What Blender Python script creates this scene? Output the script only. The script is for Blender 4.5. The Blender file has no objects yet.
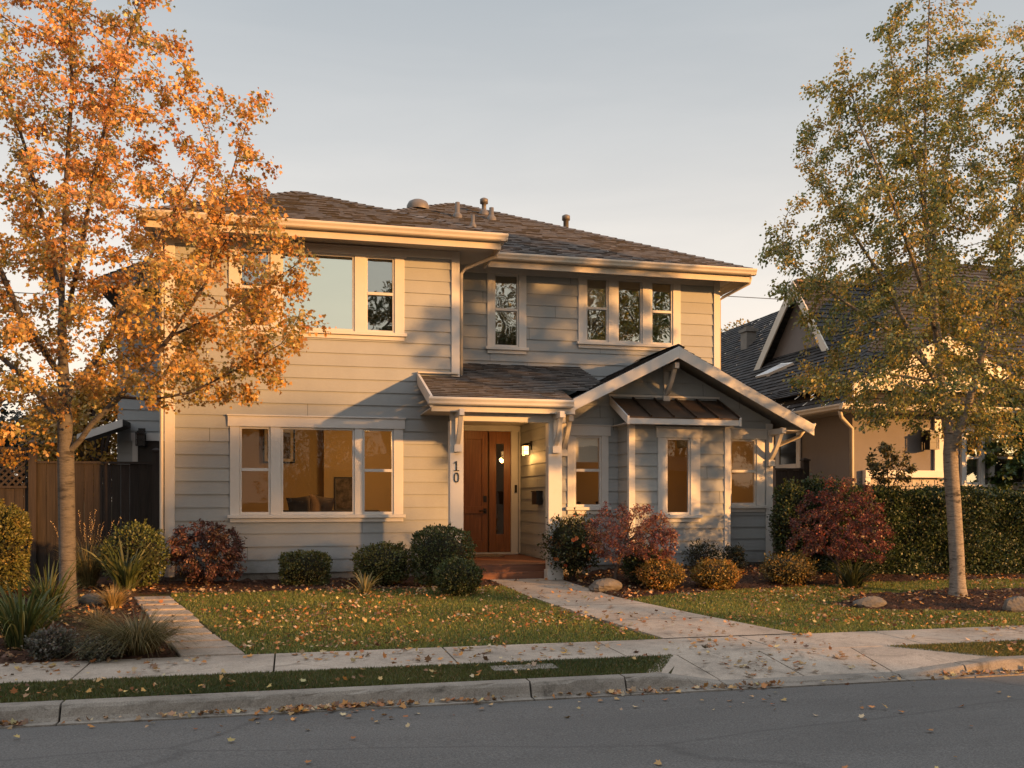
import bpy, math, random
import numpy as np
from mathutils import Vector, kdtree
random.seed(7); RNG = np.random.default_rng(11)
S = bpy.context.scene
COL = S.collection
# ------------------------------------------------------------------ camera
EYE = 1.28; FPX = 924.0; HOR = 500.0
YAW = math.radians(13.5)
FX, FY = math.sin(YAW), math.cos(YAW)
RX, RY = FY, -FX
cd = bpy.data.cameras.new('camera'); cam = bpy.data.objects.new('camera', cd); COL.objects.link(cam)
cam.location = (0, 0, EYE); cam.rotation_euler = (math.pi/2, 0, -YAW)
cd.sensor_width = 36; cd.lens = FPX/1024*36; cd.shift_y = (HOR-384)/1024; cd.clip_end = 3000; cd.clip_start = .05
S.camera = cam

def at(u, v, Y):
    "the point of the vertical plane y = Y seen at a photo position"
    k = (u-512)/FPX; dx, dy = FX+RX*k, FY+RY*k
    t = Y/dy
    return dx*t, EYE+(HOR-v)*t/FPX
def atx(u, Y): return at(u, 0, Y)[0]
def atz(u, v, Y): return at(u, v, Y)[1]

# ------------------------------------------------------------------ terrain
def sm(a, b, t):
    t = np.clip((t-a)/(b-a), 0, 1); return t*t*(3-2*t)
def zg(x, y):
    x = np.asarray(x, float); y = np.asarray(y, float)
    z = np.where(y < 7.25, -.32, np.where(y < 9.15, -.20, -.19+.17*sm(9.1, 14.0, y)))
    z = z + .12*sm(4.6, 5.6, x)*sm(12.6, 14.4, y)*(1-sm(9.5, 12, x))
    return z
def Z(x, y): return float(zg(x, y))
def G(u, v):
    "where the ground is seen at a photo position"
    k = (u-512)/FPX; dx, dy = FX+RX*k, FY+RY*k
    z = -.1
    for _ in range(30):
        t = (EYE-z)*FPX/(v-HOR); z = .5*z+.5*Z(dx*t, dy*t)
    return dx*t, dy*t

# ------------------------------------------------------------------ materials
MATS = {}
def newmat(name):
    m = bpy.data.materials.new(name); m.use_nodes = True
    nt = m.node_tree; nt.nodes.clear()
    out = nt.nodes.new('ShaderNodeOutputMaterial')
    MATS[name] = m
    return m, nt, out
def nd(nt, t, **kw):
    n = nt.nodes.new(t)
    for k, v in kw.items():
        if k.startswith('i_'):
            key = k[2:]
            key = int(key) if key.isdigit() else key.replace('_', ' ')
            n.inputs[key].default_value = v
        else: setattr(n, k, v)
    return n
def c4(c): return (c[0], c[1], c[2], 1)
def mix(nt, fac, a, b, blend='MIX'):
    n = nt.nodes.new('ShaderNodeMix'); n.data_type = 'RGBA'; n.blend_type = blend
    L = nt.links
    for idx, val in ((0, fac), (6, a), (7, b)):
        if hasattr(val, 'links') or hasattr(val, 'is_linked'): L.new(val, n.inputs[idx])
        elif idx == 0: n.inputs[0].default_value = val
        else: n.inputs[idx].default_value = c4(val)
    return n.outputs[2]
def noise(nt, scale, detail=4, rough=.6, coord='Object', stretch=None, dist=0):
    tc = nd(nt, 'ShaderNodeTexCoord'); src = tc.outputs[coord]
    if stretch:
        mp = nd(nt, 'ShaderNodeMapping'); mp.inputs['Scale'].default_value = stretch
        nt.links.new(src, mp.inputs[0]); src = mp.outputs[0]
    n = nd(nt, 'ShaderNodeTexNoise', i_Scale=scale, i_Detail=detail, i_Roughness=rough, i_Distortion=dist)
    nt.links.new(src, n.inputs['Vector'])
    return n.outputs[0]
def ramp(nt, src, stops):
    r = nd(nt, 'ShaderNodeValToRGB')
    el = r.color_ramp.elements
    while len(el) < len(stops): el.new(.5)
    for e, (p, c) in zip(el, stops):
        e.position = p; e.color = c4(c) if not isinstance(c, (int, float)) else (c, c, c, 1)
    nt.links.new(src, r.inputs[0]); return r.outputs[0]
def bump(nt, h, strength=.3, dist=.01, normal=None):
    b = nd(nt, 'ShaderNodeBump', i_Strength=strength, i_Distance=dist)
    nt.links.new(h, b.inputs['Height'])
    if normal is not None: nt.links.new(normal, b.inputs['Normal'])
    return b.outputs[0]
def pbr(name, col, rough=.6, var=.12, vscale=3, bstr=0, bscale=60, metal=0, spec=.4, stretch=None, attr=False, dirt=0):
    m, nt, out = newmat(name)
    p = nd(nt, 'ShaderNodeBsdfPrincipled', i_Roughness=rough, i_Metallic=metal)
    p.inputs['Specular IOR Level'].default_value = spec
    if attr:
        a = nd(nt, 'ShaderNodeAttribute', attribute_name='Col'); base = a.outputs[0]
    else: base = None
    n = noise(nt, vscale, 6, .65, stretch=stretch)
    lo = tuple(c*(1-var) for c in col); hi = tuple(min(1, c*(1+var)) for c in col)
    cc = ramp(nt, n, [(.3, lo), (.7, hi)])
    if base is not None: cc = mix(nt, 1.0, cc, base, 'MULTIPLY')
    if dirt:
        n3 = noise(nt, 1.3, 7, .7, stretch=(1, 1, .35))
        d = ramp(nt, n3, [(.45, (1, 1, 1)), (.75, (1-dirt, 1-dirt*1.1, 1-dirt*1.25))])
        cc = mix(nt, 1.0, cc, d, 'MULTIPLY')
    nt.links.new(cc, p.inputs['Base Color'])
    if bstr:
        n2 = noise(nt, bscale, 5, .7, stretch=stretch)
        nt.links.new(bump(nt, n2, bstr), p.inputs['Normal'])
    nt.links.new(p.outputs[0], out.inputs[0])
    return m
def leafmat(name, trans=.4, gloss=.04, tint=1.0):
    m, nt, out = newmat(name)
    a = nd(nt, 'ShaderNodeAttribute', attribute_name='Col')
    d = nd(nt, 'ShaderNodeBsdfDiffuse'); t = nd(nt, 'ShaderNodeBsdfTranslucent')
    g = nd(nt, 'ShaderNodeBsdfGlossy', i_Roughness=.45)
    g.inputs[0].default_value = (1, 1, 1, 1)
    nt.links.new(a.outputs[0], d.inputs[0]); nt.links.new(a.outputs[0], t.inputs[0])
    m1 = nd(nt, 'ShaderNodeMixShader', i_0=trans); m2 = nd(nt, 'ShaderNodeMixShader', i_0=gloss)
    nt.links.new(d.outputs[0], m1.inputs[1]); nt.links.new(t.outputs[0], m1.inputs[2])
    nt.links.new(m1.outputs[0], m2.inputs[1]); nt.links.new(g.outputs[0], m2.inputs[2])
    nt.links.new(m2.outputs[0], out.inputs[0])
    return m
def glassmat(name, refl, tint=(1, 1, 1), rcol=(1, 1, 1), wob=.02):
    m, nt, out = newmat(name)
    tr = nd(nt, 'ShaderNodeBsdfTransparent'); tr.inputs[0].default_value = c4(tint)
    gl = nd(nt, 'ShaderNodeBsdfGlossy', i_Roughness=.012); gl.inputs[0].default_value = c4(rcol)
    n = noise(nt, 1.6, 2, .4); nt.links.new(bump(nt, n, wob, .1), gl.inputs['Normal'])
    lw = nd(nt, 'ShaderNodeLayerWeight', i_Blend=.25)
    mr = nd(nt, 'ShaderNodeMapRange', i_3=refl, i_4=min(1, refl+.5)); nt.links.new(lw.outputs[1], mr.inputs[0])
    ms = nd(nt, 'ShaderNodeMixShader'); nt.links.new(mr.outputs[0], ms.inputs[0])
    nt.links.new(tr.outputs[0], ms.inputs[1]); nt.links.new(gl.outputs[0], ms.inputs[2])
    nt.links.new(ms.outputs[0], out.inputs[0])
    return m
def emit(name, col, s):
    m, nt, out = newmat(name)
    e = nd(nt, 'ShaderNodeEmission', i_Strength=s); e.inputs[0].default_value = c4(col)
    nt.links.new(e.outputs[0], out.inputs[0]); return m

def siding_paint():
    m, nt, out = newmat('siding_paint')
    p = nd(nt, 'ShaderNodeBsdfPrincipled', i_Roughness=.58); p.inputs['Specular IOR Level'].default_value = .35
    a = nd(nt, 'ShaderNodeAttribute', attribute_name='Col')
    n1 = noise(nt, .9, 7, .68, stretch=(1, 1, .45)); n2 = noise(nt, 22, 5, .7, stretch=(1, 1, 6)); n3 = noise(nt, 3.0, 7, .75)
    c = ramp(nt, n1, [(.3, (.268, .282, .288)), (.7, (.322, .338, .342))])
    cc = mix(nt, 1, c, a.outputs[0], 'MULTIPLY')
    tc = nd(nt, 'ShaderNodeTexCoord'); sx = nd(nt, 'ShaderNodeSeparateXYZ'); nt.links.new(tc.outputs['Object'], sx.inputs[0])
    ad = nd(nt, 'ShaderNodeMath', operation='MULTIPLY_ADD'); ad.inputs[1].default_value = .9; nt.links.new(n3, ad.inputs[0]); nt.links.new(sx.outputs[2], ad.inputs[2])
    g = ramp(nt, ad.outputs[0], [(.42, (.62, .58, .52)), (.85, (1, 1, 1))])      # splash-back near the soil
    cc = mix(nt, 1, cc, g, 'MULTIPLY')
    s = ramp(nt, n2, [(.3, (.93, .93, .92)), (.6, (1, 1, 1))]); cc = mix(nt, 1, cc, s, 'MULTIPLY')
    nt.links.new(cc, p.inputs['Base Color']); nt.links.new(bump(nt, n2, .12), p.inputs['Normal'])
    nt.links.new(p.outputs[0], out.inputs[0]); return m
M_siding = siding_paint()
M_siding_side = M_siding
M_trim = pbr('white_trim_paint', (.54, .525, .50), .5, .05, 2, .06, 40, dirt=.10)
M_cream = pbr('cream_gutter_paint', (.50, .45, .375), .45, .05, 2, .04, 30, dirt=.14)
M_soffit = pbr('soffit_paint', (.42, .39, .35), .6, .06, 2)
M_shingle = pbr('roof_shingle', (.108, .098, .092), .9, .35, 9, .9, 160, attr=True, spec=.2)
M_metal = pbr('bronze_metal', (.10, .07, .05), .42, .3, 3, .06, 20, metal=.75)
M_vent = pbr('grey_vent_metal', (.13, .115, .10), .55, .2, 5, metal=.3)
M_black = pbr('black_metal', (.015, .014, .013), .45, .2, 6)
M_door = pbr('stained_fir', (.20, .078, .026), .38, .3, 4, .1, 20, stretch=(9, 9, .6))
M_deck = pbr('deck_wood', (.16, .065, .035), .5, .3, 3, .12, 20, stretch=(.6, 9, 9))
M_fence = pbr('dark_fence_wood', (.026, .019, .0155), .75, .4, 4, .25, 30, stretch=(7, 7, .5))
M_fence2 = M_fence
M_glass_low = glassmat('clear_glass', .032, (.88, .88, .86), wob=.015)
M_glass_up = glassmat('coated_glass', .36, (.6, .6, .58), (.95, 1, .93), wob=.05)
M_glass_big = glassmat('reflective_glass', .64, (.5, .53, .47), (.93, .98, .84), wob=.008)
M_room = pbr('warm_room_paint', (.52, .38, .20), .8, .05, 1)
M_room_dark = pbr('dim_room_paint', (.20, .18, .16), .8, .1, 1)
M_blind = pbr('pale_blind_fabric', (.6, .56, .48), .8, .06, 8, .1, 40, stretch=(1, 1, 12))
M_fabric = pbr('charcoal_fabric', (.05, .04, .035), .9, .2, 6)
M_fabric2 = pbr('brown_cushion_fabric', (.11, .075, .05), .9, .2, 6)
M_art = pbr('ink_print', (.14, .11, .085), .7, .95, 7)
M_paper = pbr('cream_paper', (.6, .52, .4), .8, .05)
M_lamp = emit('lamp_glow', (1, .52, .17), 6)
M_stucco = pbr('peach_stucco', (.17, .152, .142), .85, .06, 2, .25, 90, dirt=.08)
M_stone = pbr('field_stone', (.115, .103, .09), .85, .35, 5, .6, 18)
M_veneer = pbr('stone_veneer', (.45, .40, .33), .85, .25, 5, .4, 20, attr=True)
M_darkroof = pbr('charcoal_shingle', (.043, .041, .041), .9, .35, 9, .8, 150, attr=True, spec=.2)
M_bark = pbr('grey_bark', (.155, .125, .10), .9, .45, 9, .8, 35, stretch=(1, 1, 2.2))
M_birch = pbr('pale_bark', (.36, .30, .235), .85, .4, 7, .7, 30, stretch=(1, 1, 3))
M_twig = pbr('dark_bark', (.07, .05, .04), .9, .3, 20)
M_leaf = leafmat('leaf', .42)
M_bush = leafmat('bush_leaf', .25, .025)
M_grass = leafmat('grass_blade', .35, .03)
M_litter = leafmat('dry_leaf', .2, .02)
M_white = pbr('white_sheet', (.78, .76, .72), .4, .04)
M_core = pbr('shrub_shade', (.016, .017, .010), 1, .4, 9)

# bark with lenticel bands
def bark_bands(name, base, dark):
    m, nt, out = newmat(name)
    p = nd(nt, 'ShaderNodeBsdfPrincipled', i_Roughness=.85)
    n1 = noise(nt, 3.2, 6, .7, stretch=(1.6, 1.6, 7), dist=.6)
    n2 = noise(nt, 14, 5, .7, stretch=(1, 1, 4))
    c = ramp(nt, n1, [(.36, dark), (.47, base), (.75, tuple(min(1, x*1.25) for x in base))])
    c2 = ramp(nt, n2, [(.3, (.65, .63, .6)), (.6, (1, 1, 1))])
    nt.links.new(mix(nt, 1.0, c, c2, 'MULTIPLY'), p.inputs['Base Color'])
    nt.links.new(bump(nt, n2, .6, .02), p.inputs['Normal'])
    nt.links.new(p.outputs[0], out.inputs[0]); return m
M_bark = bark_bands('grey_banded_bark', (.10, .09, .08), (.032, .028, .025))
M_birch = bark_bands('pale_banded_bark', (.23, .20, .17), (.034, .029, .026))

def concrete(name, base, dark=.55):
    m, nt, out = newmat(name)
    p = nd(nt, 'ShaderNodeBsdfPrincipled', i_Roughness=.85)
    n1 = noise(nt, 1.1, 9, .72); n2 = noise(nt, 95, 4, .75); n3 = noise(nt, 3.2, 8, .75, dist=1.2)
    c = ramp(nt, n1, [(.32, tuple(x*.58 for x in base)), (.66, tuple(x*1.12 for x in base))])
    c2 = ramp(nt, n2, [(.33, (.55, .54, .53)), (.62, (1.05, 1.05, 1.05))])
    c3 = ramp(nt, n3, [(.30, (dark, dark*.96, dark*.9)), (.47, (1, 1, 1))])
    cc = mix(nt, 1, mix(nt, 1, c, c2, 'MULTIPLY'), c3, 'MULTIPLY')
    nt.links.new(cc, p.inputs['Base Color'])
    nt.links.new(bump(nt, n2, .35, .004), p.inputs['Normal'])
    nt.links.new(p.outputs[0], out.inputs[0]); return m
M_conc = concrete('pavement_concrete', (.40, .335, .27), .42)
M_kerb = concrete('kerb_concrete', (.25, .22, .185), .34)

def asphalt():
    m, nt, out = newmat('asphalt')
    p = nd(nt, 'ShaderNodeBsdfPrincipled', i_Roughness=.88)
    n1 = noise(nt, .45, 7, .7, stretch=(.35, 1.3, 1)); n2 = noise(nt, 75, 5, .85); n3 = noise(nt, 30, 3, .7)
    c = ramp(nt, n1, [(.3, (.070, .067, .064)), (.72, (.128, .123, .117))])
    c2 = ramp(nt, n2, [(.36, (.35, .35, .35)), (.55, (1, 1, 1)), (.74, (2.0, 1.95, 1.9))])
    cc = mix(nt, 1, c, c2, 'MULTIPLY')
    # sealed cracks: thin dark wandering lines
    tc = nd(nt, 'ShaderNodeTexCoord'); mp = nd(nt, 'ShaderNodeMapping'); mp.inputs['Scale'].default_value = (.28, .55, 1)
    nt.links.new(tc.outputs['Object'], mp.inputs[0])
    nz = nd(nt, 'ShaderNodeTexNoise', i_Scale=2.0, i_Detail=5); nt.links.new(mp.outputs[0], nz.inputs['Vector'])
    add = mix(nt, .16, mp.outputs[0], nz.outputs[1])
    v = nd(nt, 'ShaderNodeTexVoronoi', feature='DISTANCE_TO_EDGE', i_Scale=1.0); nt.links.new(add, v.inputs['Vector'])
    cr = ramp(nt, v.outputs[0], [(0, (.45, .45, .45)), (.006, (.55, .55, .55)), (.011, (1, 1, 1))])
    cc = mix(nt, .45, cc, mix(nt, 1, cc, cr, 'MULTIPLY'))
    nt.links.new(cc, p.inputs['Base Color'])
    nt.links.new(bump(nt, n2, .7, .006, bump(nt, n3, .4, .01)), p.inputs['Normal'])
    nt.links.new(p.outputs[0], out.inputs[0]); return m
M_asphalt = asphalt()

def groundmat():
    m, nt, out = newmat('soil')
    p = nd(nt, 'ShaderNodeBsdfPrincipled', i_Roughness=.95)
    p.inputs['Specular IOR Level'].default_value = .15
    a = nd(nt, 'ShaderNodeAttribute', attribute_name='Col')
    n1 = noise(nt, 30, 6, .75); n2 = noise(nt, 1.2, 5, .6)
    c = ramp(nt, n1, [(.3, (.35, .33, .3)), (.55, (1, .95, .9)), (.72, (2.0, 1.7, 1.5))])
    c2 = ramp(nt, n2, [(.3, (.75, .75, .75)), (.7, (1.2, 1.15, 1.1))])
    cc = mix(nt, 1, mix(nt, 1, a.outputs[0], c, 'MULTIPLY'), c2, 'MULTIPLY')
    nt.links.new(cc, p.inputs['Base Color'])
    nt.links.new(bump(nt, n1, .9, .03), p.inputs['Normal'])
    nt.links.new(p.outputs[0], out.inputs[0]); return m
M_soil = groundmat()

# ------------------------------------------------------------------ objects
def tag(o, label=None, cat=None, group=None, kind=None):
    if label: o['label'] = label
    if cat: o['category'] = cat
    if group: o['group'] = group
    if kind: o['kind'] = kind
    return o
def empty(name, loc, label, cat, group=None):
    o = bpy.data.objects.new(name, None); COL.objects.link(o); o.location = loc; o.empty_display_size = .2
    return tag(o, label, cat, group)
def wloc(o):
    v = Vector((0, 0, 0))
    while o is not None: v += o.location; o = o.parent
    return v
def link_mesh(name, me, mat, parent):
    o = bpy.data.objects.new(name, me); COL.objects.link(o)
    if mat: me.materials.append(mat)
    if parent is not None: o.parent = parent
    return o

class MB:
    def __init__(s): s.v = []; s.f = []; s.uv = []; s.c = []; s.sm = []; s.useuv = False; s.usecol = False
    def poly(s, pts, col=None, smooth=False):
        b = len(s.v); s.v += [tuple(p) for p in pts]; s.f.append(tuple(range(b, b+len(pts))))
        s.c.append(col or (1, 1, 1)); s.sm.append(smooth)
        if col: s.usecol = True
    def box(s, x0, x1, y0, y1, z0, z1, col=None):
        if x0 > x1: x0, x1 = x1, x0
        if y0 > y1: y0, y1 = y1, y0
        if z0 > z1: z0, z1 = z1, z0
        P = [(x0, y0, z0), (x1, y0, z0), (x1, y1, z0), (x0, y1, z0), (x0, y0, z1), (x1, y0, z1), (x1, y1, z1), (x0, y1, z1)]
        s.hexa(P, col)
    def hexa(s, P, col=None):
        b = len(s.v); s.v += [tuple(p) for p in P]
        for q in ((3, 2, 1, 0), (4, 5, 6, 7), (0, 1, 5, 4), (1, 2, 6, 5), (2, 3, 7, 6), (3, 0, 4, 7)):
            s.f.append(tuple(b+i for i in q)); s.c.append(col or (1, 1, 1)); s.sm.append(False)
        if col: s.usecol = True
    def beam(s, a, b, w, h, up=(0, 0, 1), col=None):
        "bar from a to b, w across, h along up"
        a = Vector(a); b = Vector(b); d = (b-a).normalized(); upv = Vector(up)
        side = d.cross(upv).normalized(); u2 = side.cross(d).normalized()
        P = []
        for q in (a, b):
            for i, j in ((-1, -1), (1, -1), (1, 1), (-1, 1)): P.append(q+side*(w/2*i)+u2*(h/2*j))
        s.hexa(P, col)
    def extrude(s, prof, a, b, right, up=(0, 0, 1)):
        "closed profile [(r,u)] swept straight from a to b"
        a = Vector(a); b = Vector(b); r = Vector(right); u = Vector(up); n = len(prof)
        i0 = len(s.v)
        for q in (a, b):
            for pr, pu in prof: s.v.append(tuple(q+r*pr+u*pu))
        for i in range(n):
            j = (i+1) % n
            s.f.append((i0+i, i0+j, i0+n+j, i0+n+i)); s.c.append((1, 1, 1)); s.sm.append(False)
        s.f.append(tuple(i0+i for i in reversed(range(n)))); s.f.append(tuple(i0+n+i for i in range(n)))
        s.c += [(1, 1, 1)]*2; s.sm += [False]*2
    def tube(s, pts, rad, n=8, cap=True, smooth=True):
        pts = [Vector(p) for p in pts]
        if not hasattr(rad, '__len__'): rad = [rad]*len(pts)
        rings = []; prev = None
        for i, p in enumerate(pts):
            d = (pts[min(i+1, len(pts)-1)]-pts[max(i-1, 0)])
            if d.length < 1e-9: d = Vector((0, 0, 1))
            d.normalize()
            if prev is None:
                ref = Vector((1, 0, 0)) if abs(d.x) < .8 else Vector((0, 1, 0))
                a = d.cross(ref).normalized()
            else:
                a = (prev-d*prev.dot(d))
                a = a.normalized() if a.length > 1e-6 else d.orthogonal().normalized()
            prev = a; b = d.cross(a)
            k = len(s.v)
            for j in range(n):
                t = 2*math.pi*j/n
                s.v.append(tuple(p+a*(rad[i]*math.cos(t))+b*(rad[i]*math.sin(t))))
            rings.append(k)
        for i in range(len(rings)-1):
            for j in range(n):
                s.f.append((rings[i]+j, rings[i]+(j+1) % n, rings[i+1]+(j+1) % n, rings[i+1]+j)); s.c.append((1, 1, 1)); s.sm.append(smooth)
        if cap:
            s.f.append(tuple(rings[0]+j for j in reversed(range(n)))); s.f.append(tuple(rings[-1]+j for j in range(n)))
            s.c += [(1, 1, 1)]*2; s.sm += [False]*2
    def lathe(s, prof, cx, cy, n=16):
        base = []
        for r, z in prof:
            k = len(s.v); base.append(k)
            for j in range(n):
                t = 2*math.pi*j/n; s.v.append((cx+r*math.cos(t), cy+r*math.sin(t), z))
        for i in range(len(base)-1):
            for j in range(n):
                s.f.append((base[i]+j, base[i]+(j+1) % n, base[i+1]+(j+1) % n, base[i+1]+j)); s.c.append((1, 1, 1)); s.sm.append(True)
        s.f.append(tuple(base[-1]+j for j in range(n))); s.c.append((1, 1, 1)); s.sm.append(False)
    def build(s, name, mat, parent=None, bevel=0):
        off = wloc(parent) if parent is not None else Vector((0, 0, 0))
        me = bpy.data.meshes.new(name)
        me.from_pydata([(p[0]-off.x, p[1]-off.y, p[2]-off.z) for p in s.v], [], s.f)
        me.polygons.foreach_set('use_smooth', s.sm)
        at_ = me.attributes.new('Col', 'FLOAT_COLOR', 'CORNER')
        cc = np.ones((len(me.loops), 4), np.float32); i = 0
        for f, c in zip(s.f, s.c):
            cc[i:i+len(f), :3] = c; i += len(f)
        at_.data.foreach_set('color', cc.ravel())
        me.update()
        o = link_mesh(name, me, mat, parent)
        if bevel:
            bv = o.modifiers.new('bevel', 'BEVEL'); bv.width = bevel; bv.segments = 2; bv.limit_method = 'ANGLE'
        return o

def np_mesh(name, V, starts, loops, col, mat, parent=None, smooth=False):
    off = wloc(parent) if parent is not None else Vector((0, 0, 0))
    V = np.asarray(V, np.float32)-np.array(off, np.float32)
    me = bpy.data.meshes.new(name)
    me.vertices.add(len(V)); me.vertices.foreach_set('co', V.ravel())
    me.loops.add(len(loops)); me.loops.foreach_set('vertex_index', np.asarray(loops, np.int32))
    me.polygons.add(len(starts)); me.polygons.foreach_set('loop_start', np.asarray(starts, np.int32))
    if smooth: me.polygons.foreach_set('use_smooth', np.ones(len(starts), bool))
    a = me.attributes.new('Col', 'FLOAT_COLOR', 'POINT')
    c = np.ones((len(V), 4), np.float32); c[:, :3] = col
    a.data.foreach_set('color', c.ravel())
    me.update(calc_edges=True); me.validate()
    return link_mesh(name, me, mat, parent)

# leaf outlines in (across, along) with the stalk at the origin
MAPLE = np.array([(0, 0), (.22, .10), (.50, .08), (.36, .30), (.56, .55), (.26, .58), (0, 1.0), (-.26, .58), (-.56, .55), (-.36, .30), (-.50, .08), (-.22, .10)])
OVAL = np.array([(0, 0), (.26, .3), (.24, .65), (0, 1.0), (-.24, .65), (-.26, .3)])
DIAM = np.array([(0, 0), (.3, .45), (0, 1.0), (-.3, .45)])
TRI = np.array([(-.4, 0), (.4, 0), (0, 1.0)])
def unit(a): return a/np.maximum(np.linalg.norm(a, axis=-1, keepdims=True), 1e-9)
def leaves(name, P, along, normal, size, col, mat, parent=None, tmpl=OVAL, fold=.25, curl=.15):
    "one leaf outline per point, along = stalk-to-tip direction"
    N = len(P); k = len(tmpl)
    along = unit(along); across = unit(np.cross(along, normal)); nn = np.cross(across, along)
    size = np.broadcast_to(np.asarray(size, float), (N,))
    tx, ty = tmpl[:, 0], tmpl[:, 1]
    tz = fold*np.abs(tx)-curl*ty*ty
    V = (P[:, None, :]+size[:, None, None]*(across[:, None, :]*tx[None, :, None]+along[:, None, :]*ty[None, :, None]+nn[:, None, :]*tz[None, :, None])).reshape(-1, 3)
    c = np.repeat(np.asarray(col, float), k, axis=0)
    return np_mesh(name, V, np.arange(N)*k, np.arange(N*k), c, mat, parent)
def rand_dirs(n): return unit(RNG.normal(size=(n, 3)))
def palette(n, cols, w=None, jit=.2, clump=None):
    cols = np.array(cols, float); w = None if w is None else np.array(w, float)/sum(w)
    idx = RNG.choice(len(cols), n, p=w) if clump is None else clump % len(cols)
    c = cols[idx]*(1+RNG.normal(0, jit, (n, 1)))
    return np.clip(c*(1+RNG.normal(0, .06, (n, 3))), .004, 1)

# ------------------------------------------------------------------ light
SUN_E = math.radians(8.0)
sd = Vector((.724, -.69, 0)).normalized()
sun_dir = Vector((sd.x*math.cos(SUN_E), sd.y*math.cos(SUN_E), math.sin(SUN_E)))
sl = bpy.data.lights.new('sun', 'SUN'); sl.energy = 9.2; sl.angle = math.radians(1.5); sl.color = (1, .465, .135)
so = bpy.data.objects.new('sun', sl); COL.objects.link(so); so.rotation_euler = sun_dir.to_track_quat('Z', 'Y').to_euler(); so.location = (60, -40, 20)
W = bpy.data.worlds.new('World'); S.world = W; W.use_nodes = True
wn = W.node_tree; wn.nodes.clear()
wo = nd(wn, 'ShaderNodeOutputWorld'); bg = nd(wn, 'ShaderNodeBackground'); bg.inputs[1].default_value = .15
sky = nd(wn, 'ShaderNodeTexSky', sky_type='NISHITA', sun_disc=False)
sky.sun_elevation = SUN_E; sky.sun_rotation = math.atan2(sd.x, sd.y); sky.air_density = 1.0; sky.dust_density = 2.5; sky.ozone_density = 1.0
# thin high cloud veil and evening haze, by direction
tc = nd(wn, 'ShaderNodeTexCoord'); sx = nd(wn, 'ShaderNodeSeparateXYZ'); wn.links.new(tc.outputs['Generated'], sx.inputs[0])
haze = ramp(wn, sx.outputs[2], [(0.0, (8.4, 6.9, 5.6)), (.12, (8.5, 7.25, 6.1)), (.24, (6.9, 6.4, 5.85)), (.36, (4.9, 4.9, 4.85)), (.49, (3.7, 3.95, 4.15)), (.75, (10, 10.6, 11.4))])
mp = nd(wn, 'ShaderNodeMapping'); mp.inputs['Scale'].default_value = (1.6, 1.6, 7.5); mp.inputs['Rotation'].default_value = (0.25, .1, .4)
wn.links.new(tc.outputs['Generated'], mp.inputs[0])
nz = nd(wn, 'ShaderNodeTexNoise', i_Scale=1.7, i_Detail=7, i_Roughness=.55, i_Distortion=.4); wn.links.new(mp.outputs[0], nz.inputs['Vector'])
cl = ramp(wn, nz.outputs[0], [(.42, (1, 1, 1)), (.76, (1.10, 1.085, 1.07))])
veil = mix(wn, 1, haze, cl, 'MULTIPLY')
skyc = mix(wn, .8, sky.outputs[0], veil)
wn.links.new(skyc, bg.inputs[0]); wn.links.new(bg.outputs[0], wo.inputs[0])
S.view_settings.view_transform = 'Standard'; S.view_settings.look = 'None'; S.view_settings.exposure = 0
S.cycles.use_denoising = True; S.cycles.max_bounces = 6; S.cycles.transparent_max_bounces = 12
S.cycles.diffuse_bounces = 3; S.cycles.caustics_reflective = False; S.cycles.caustics_refractive = False
S.cycles.sample_clamp_indirect = 4
def lamp(name, loc, power, col=(1, .55, .22), size=.05):
    l = bpy.data.lights.new(name, 'POINT'); l.energy = power; l.color = col; l.shadow_soft_size = size
    o = bpy.data.objects.new(name, l); COL.objects.link(o); o.location = loc; return o

# ------------------------------------------------------------------ ground plan
# concrete: path edges as functions of depth
def lerp(a, b, t): return a+(b-a)*t
WALKL = [(3.86, 9.15), (3.48, 11.0), (3.22, 12.6), (3.10, 14.5)]
WALKR = [(5.42, 9.15), (4.90, 10.6), (4.40, 12.3), (4.22, 14.5)]
def along_y(pl, y):
    for (x0, y0), (x1, y1) in zip(pl, pl[1:]):
        if y <= y1: return lerp(x0, x1, (y-y0)/(y1-y0))
    return pl[-1][0]
STEPL = [(-1.02, 9.15), (-2.05, 13.3)]; STEPR = [(-.44, 9.15), (-1.60, 13.3)]
def vint(pl, y):
    ys = [p[1] for p in pl]; xs = [p[0] for p in pl]; return np.interp(y, ys, xs)
def bed_edge(x):
    "depth where the planted bed behind the right lawn begins"
    return np.interp(x, [4.2, 4.8, 6, 7.6, 9, 14], [11.9, 12.15, 12.5, 12.75, 12.95, 13.1])+.05*np.sin(x*5.1)
def mulch_mask(x, y):
    x = np.asarray(x, float); y = np.asarray(y, float)
    m = (x < vint(STEPL, y)) & (y > 9.15)
    m |= (y > 13.62+.06*np.sin(x*3.1)) & (x < 3.3)
    m |= (x > vint(WALKR, np.minimum(y, 14.4))) & (y > bed_edge(x))
    m |= ((x-9.7)/2.45)**2+((y-11.1)/.95)**2+.12*np.sin(x*4+y*3) < 1
    return m
def in_walk(x, y, g=0):
    return ((x > vint(WALKL, y)-g) & (x < vint(WALKR, y)+g) & (y > 9) & (y < 14.6)) | ((x > vint(STEPL, y)-g) & (x < vint(STEPR, y)+g) & (y > 9) & (y < 13.45))
def in_verge(x, y):
    xl = np.interp(y, [7.4, 8.23], [3.08, 3.56]); xr = np.interp(y, [7.4, 8.23], [6.45, 5.85])
    return (y > 7.42) & (y < 8.22) & ((x < xl) | (x > xr))
def in_lawn(x, y): return (y > 9.16) & (y < 14.2) & ~mulch_mask(x, y) & ~in_walk(x, y, .02) & (x > vint(STEPR, y))

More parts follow.
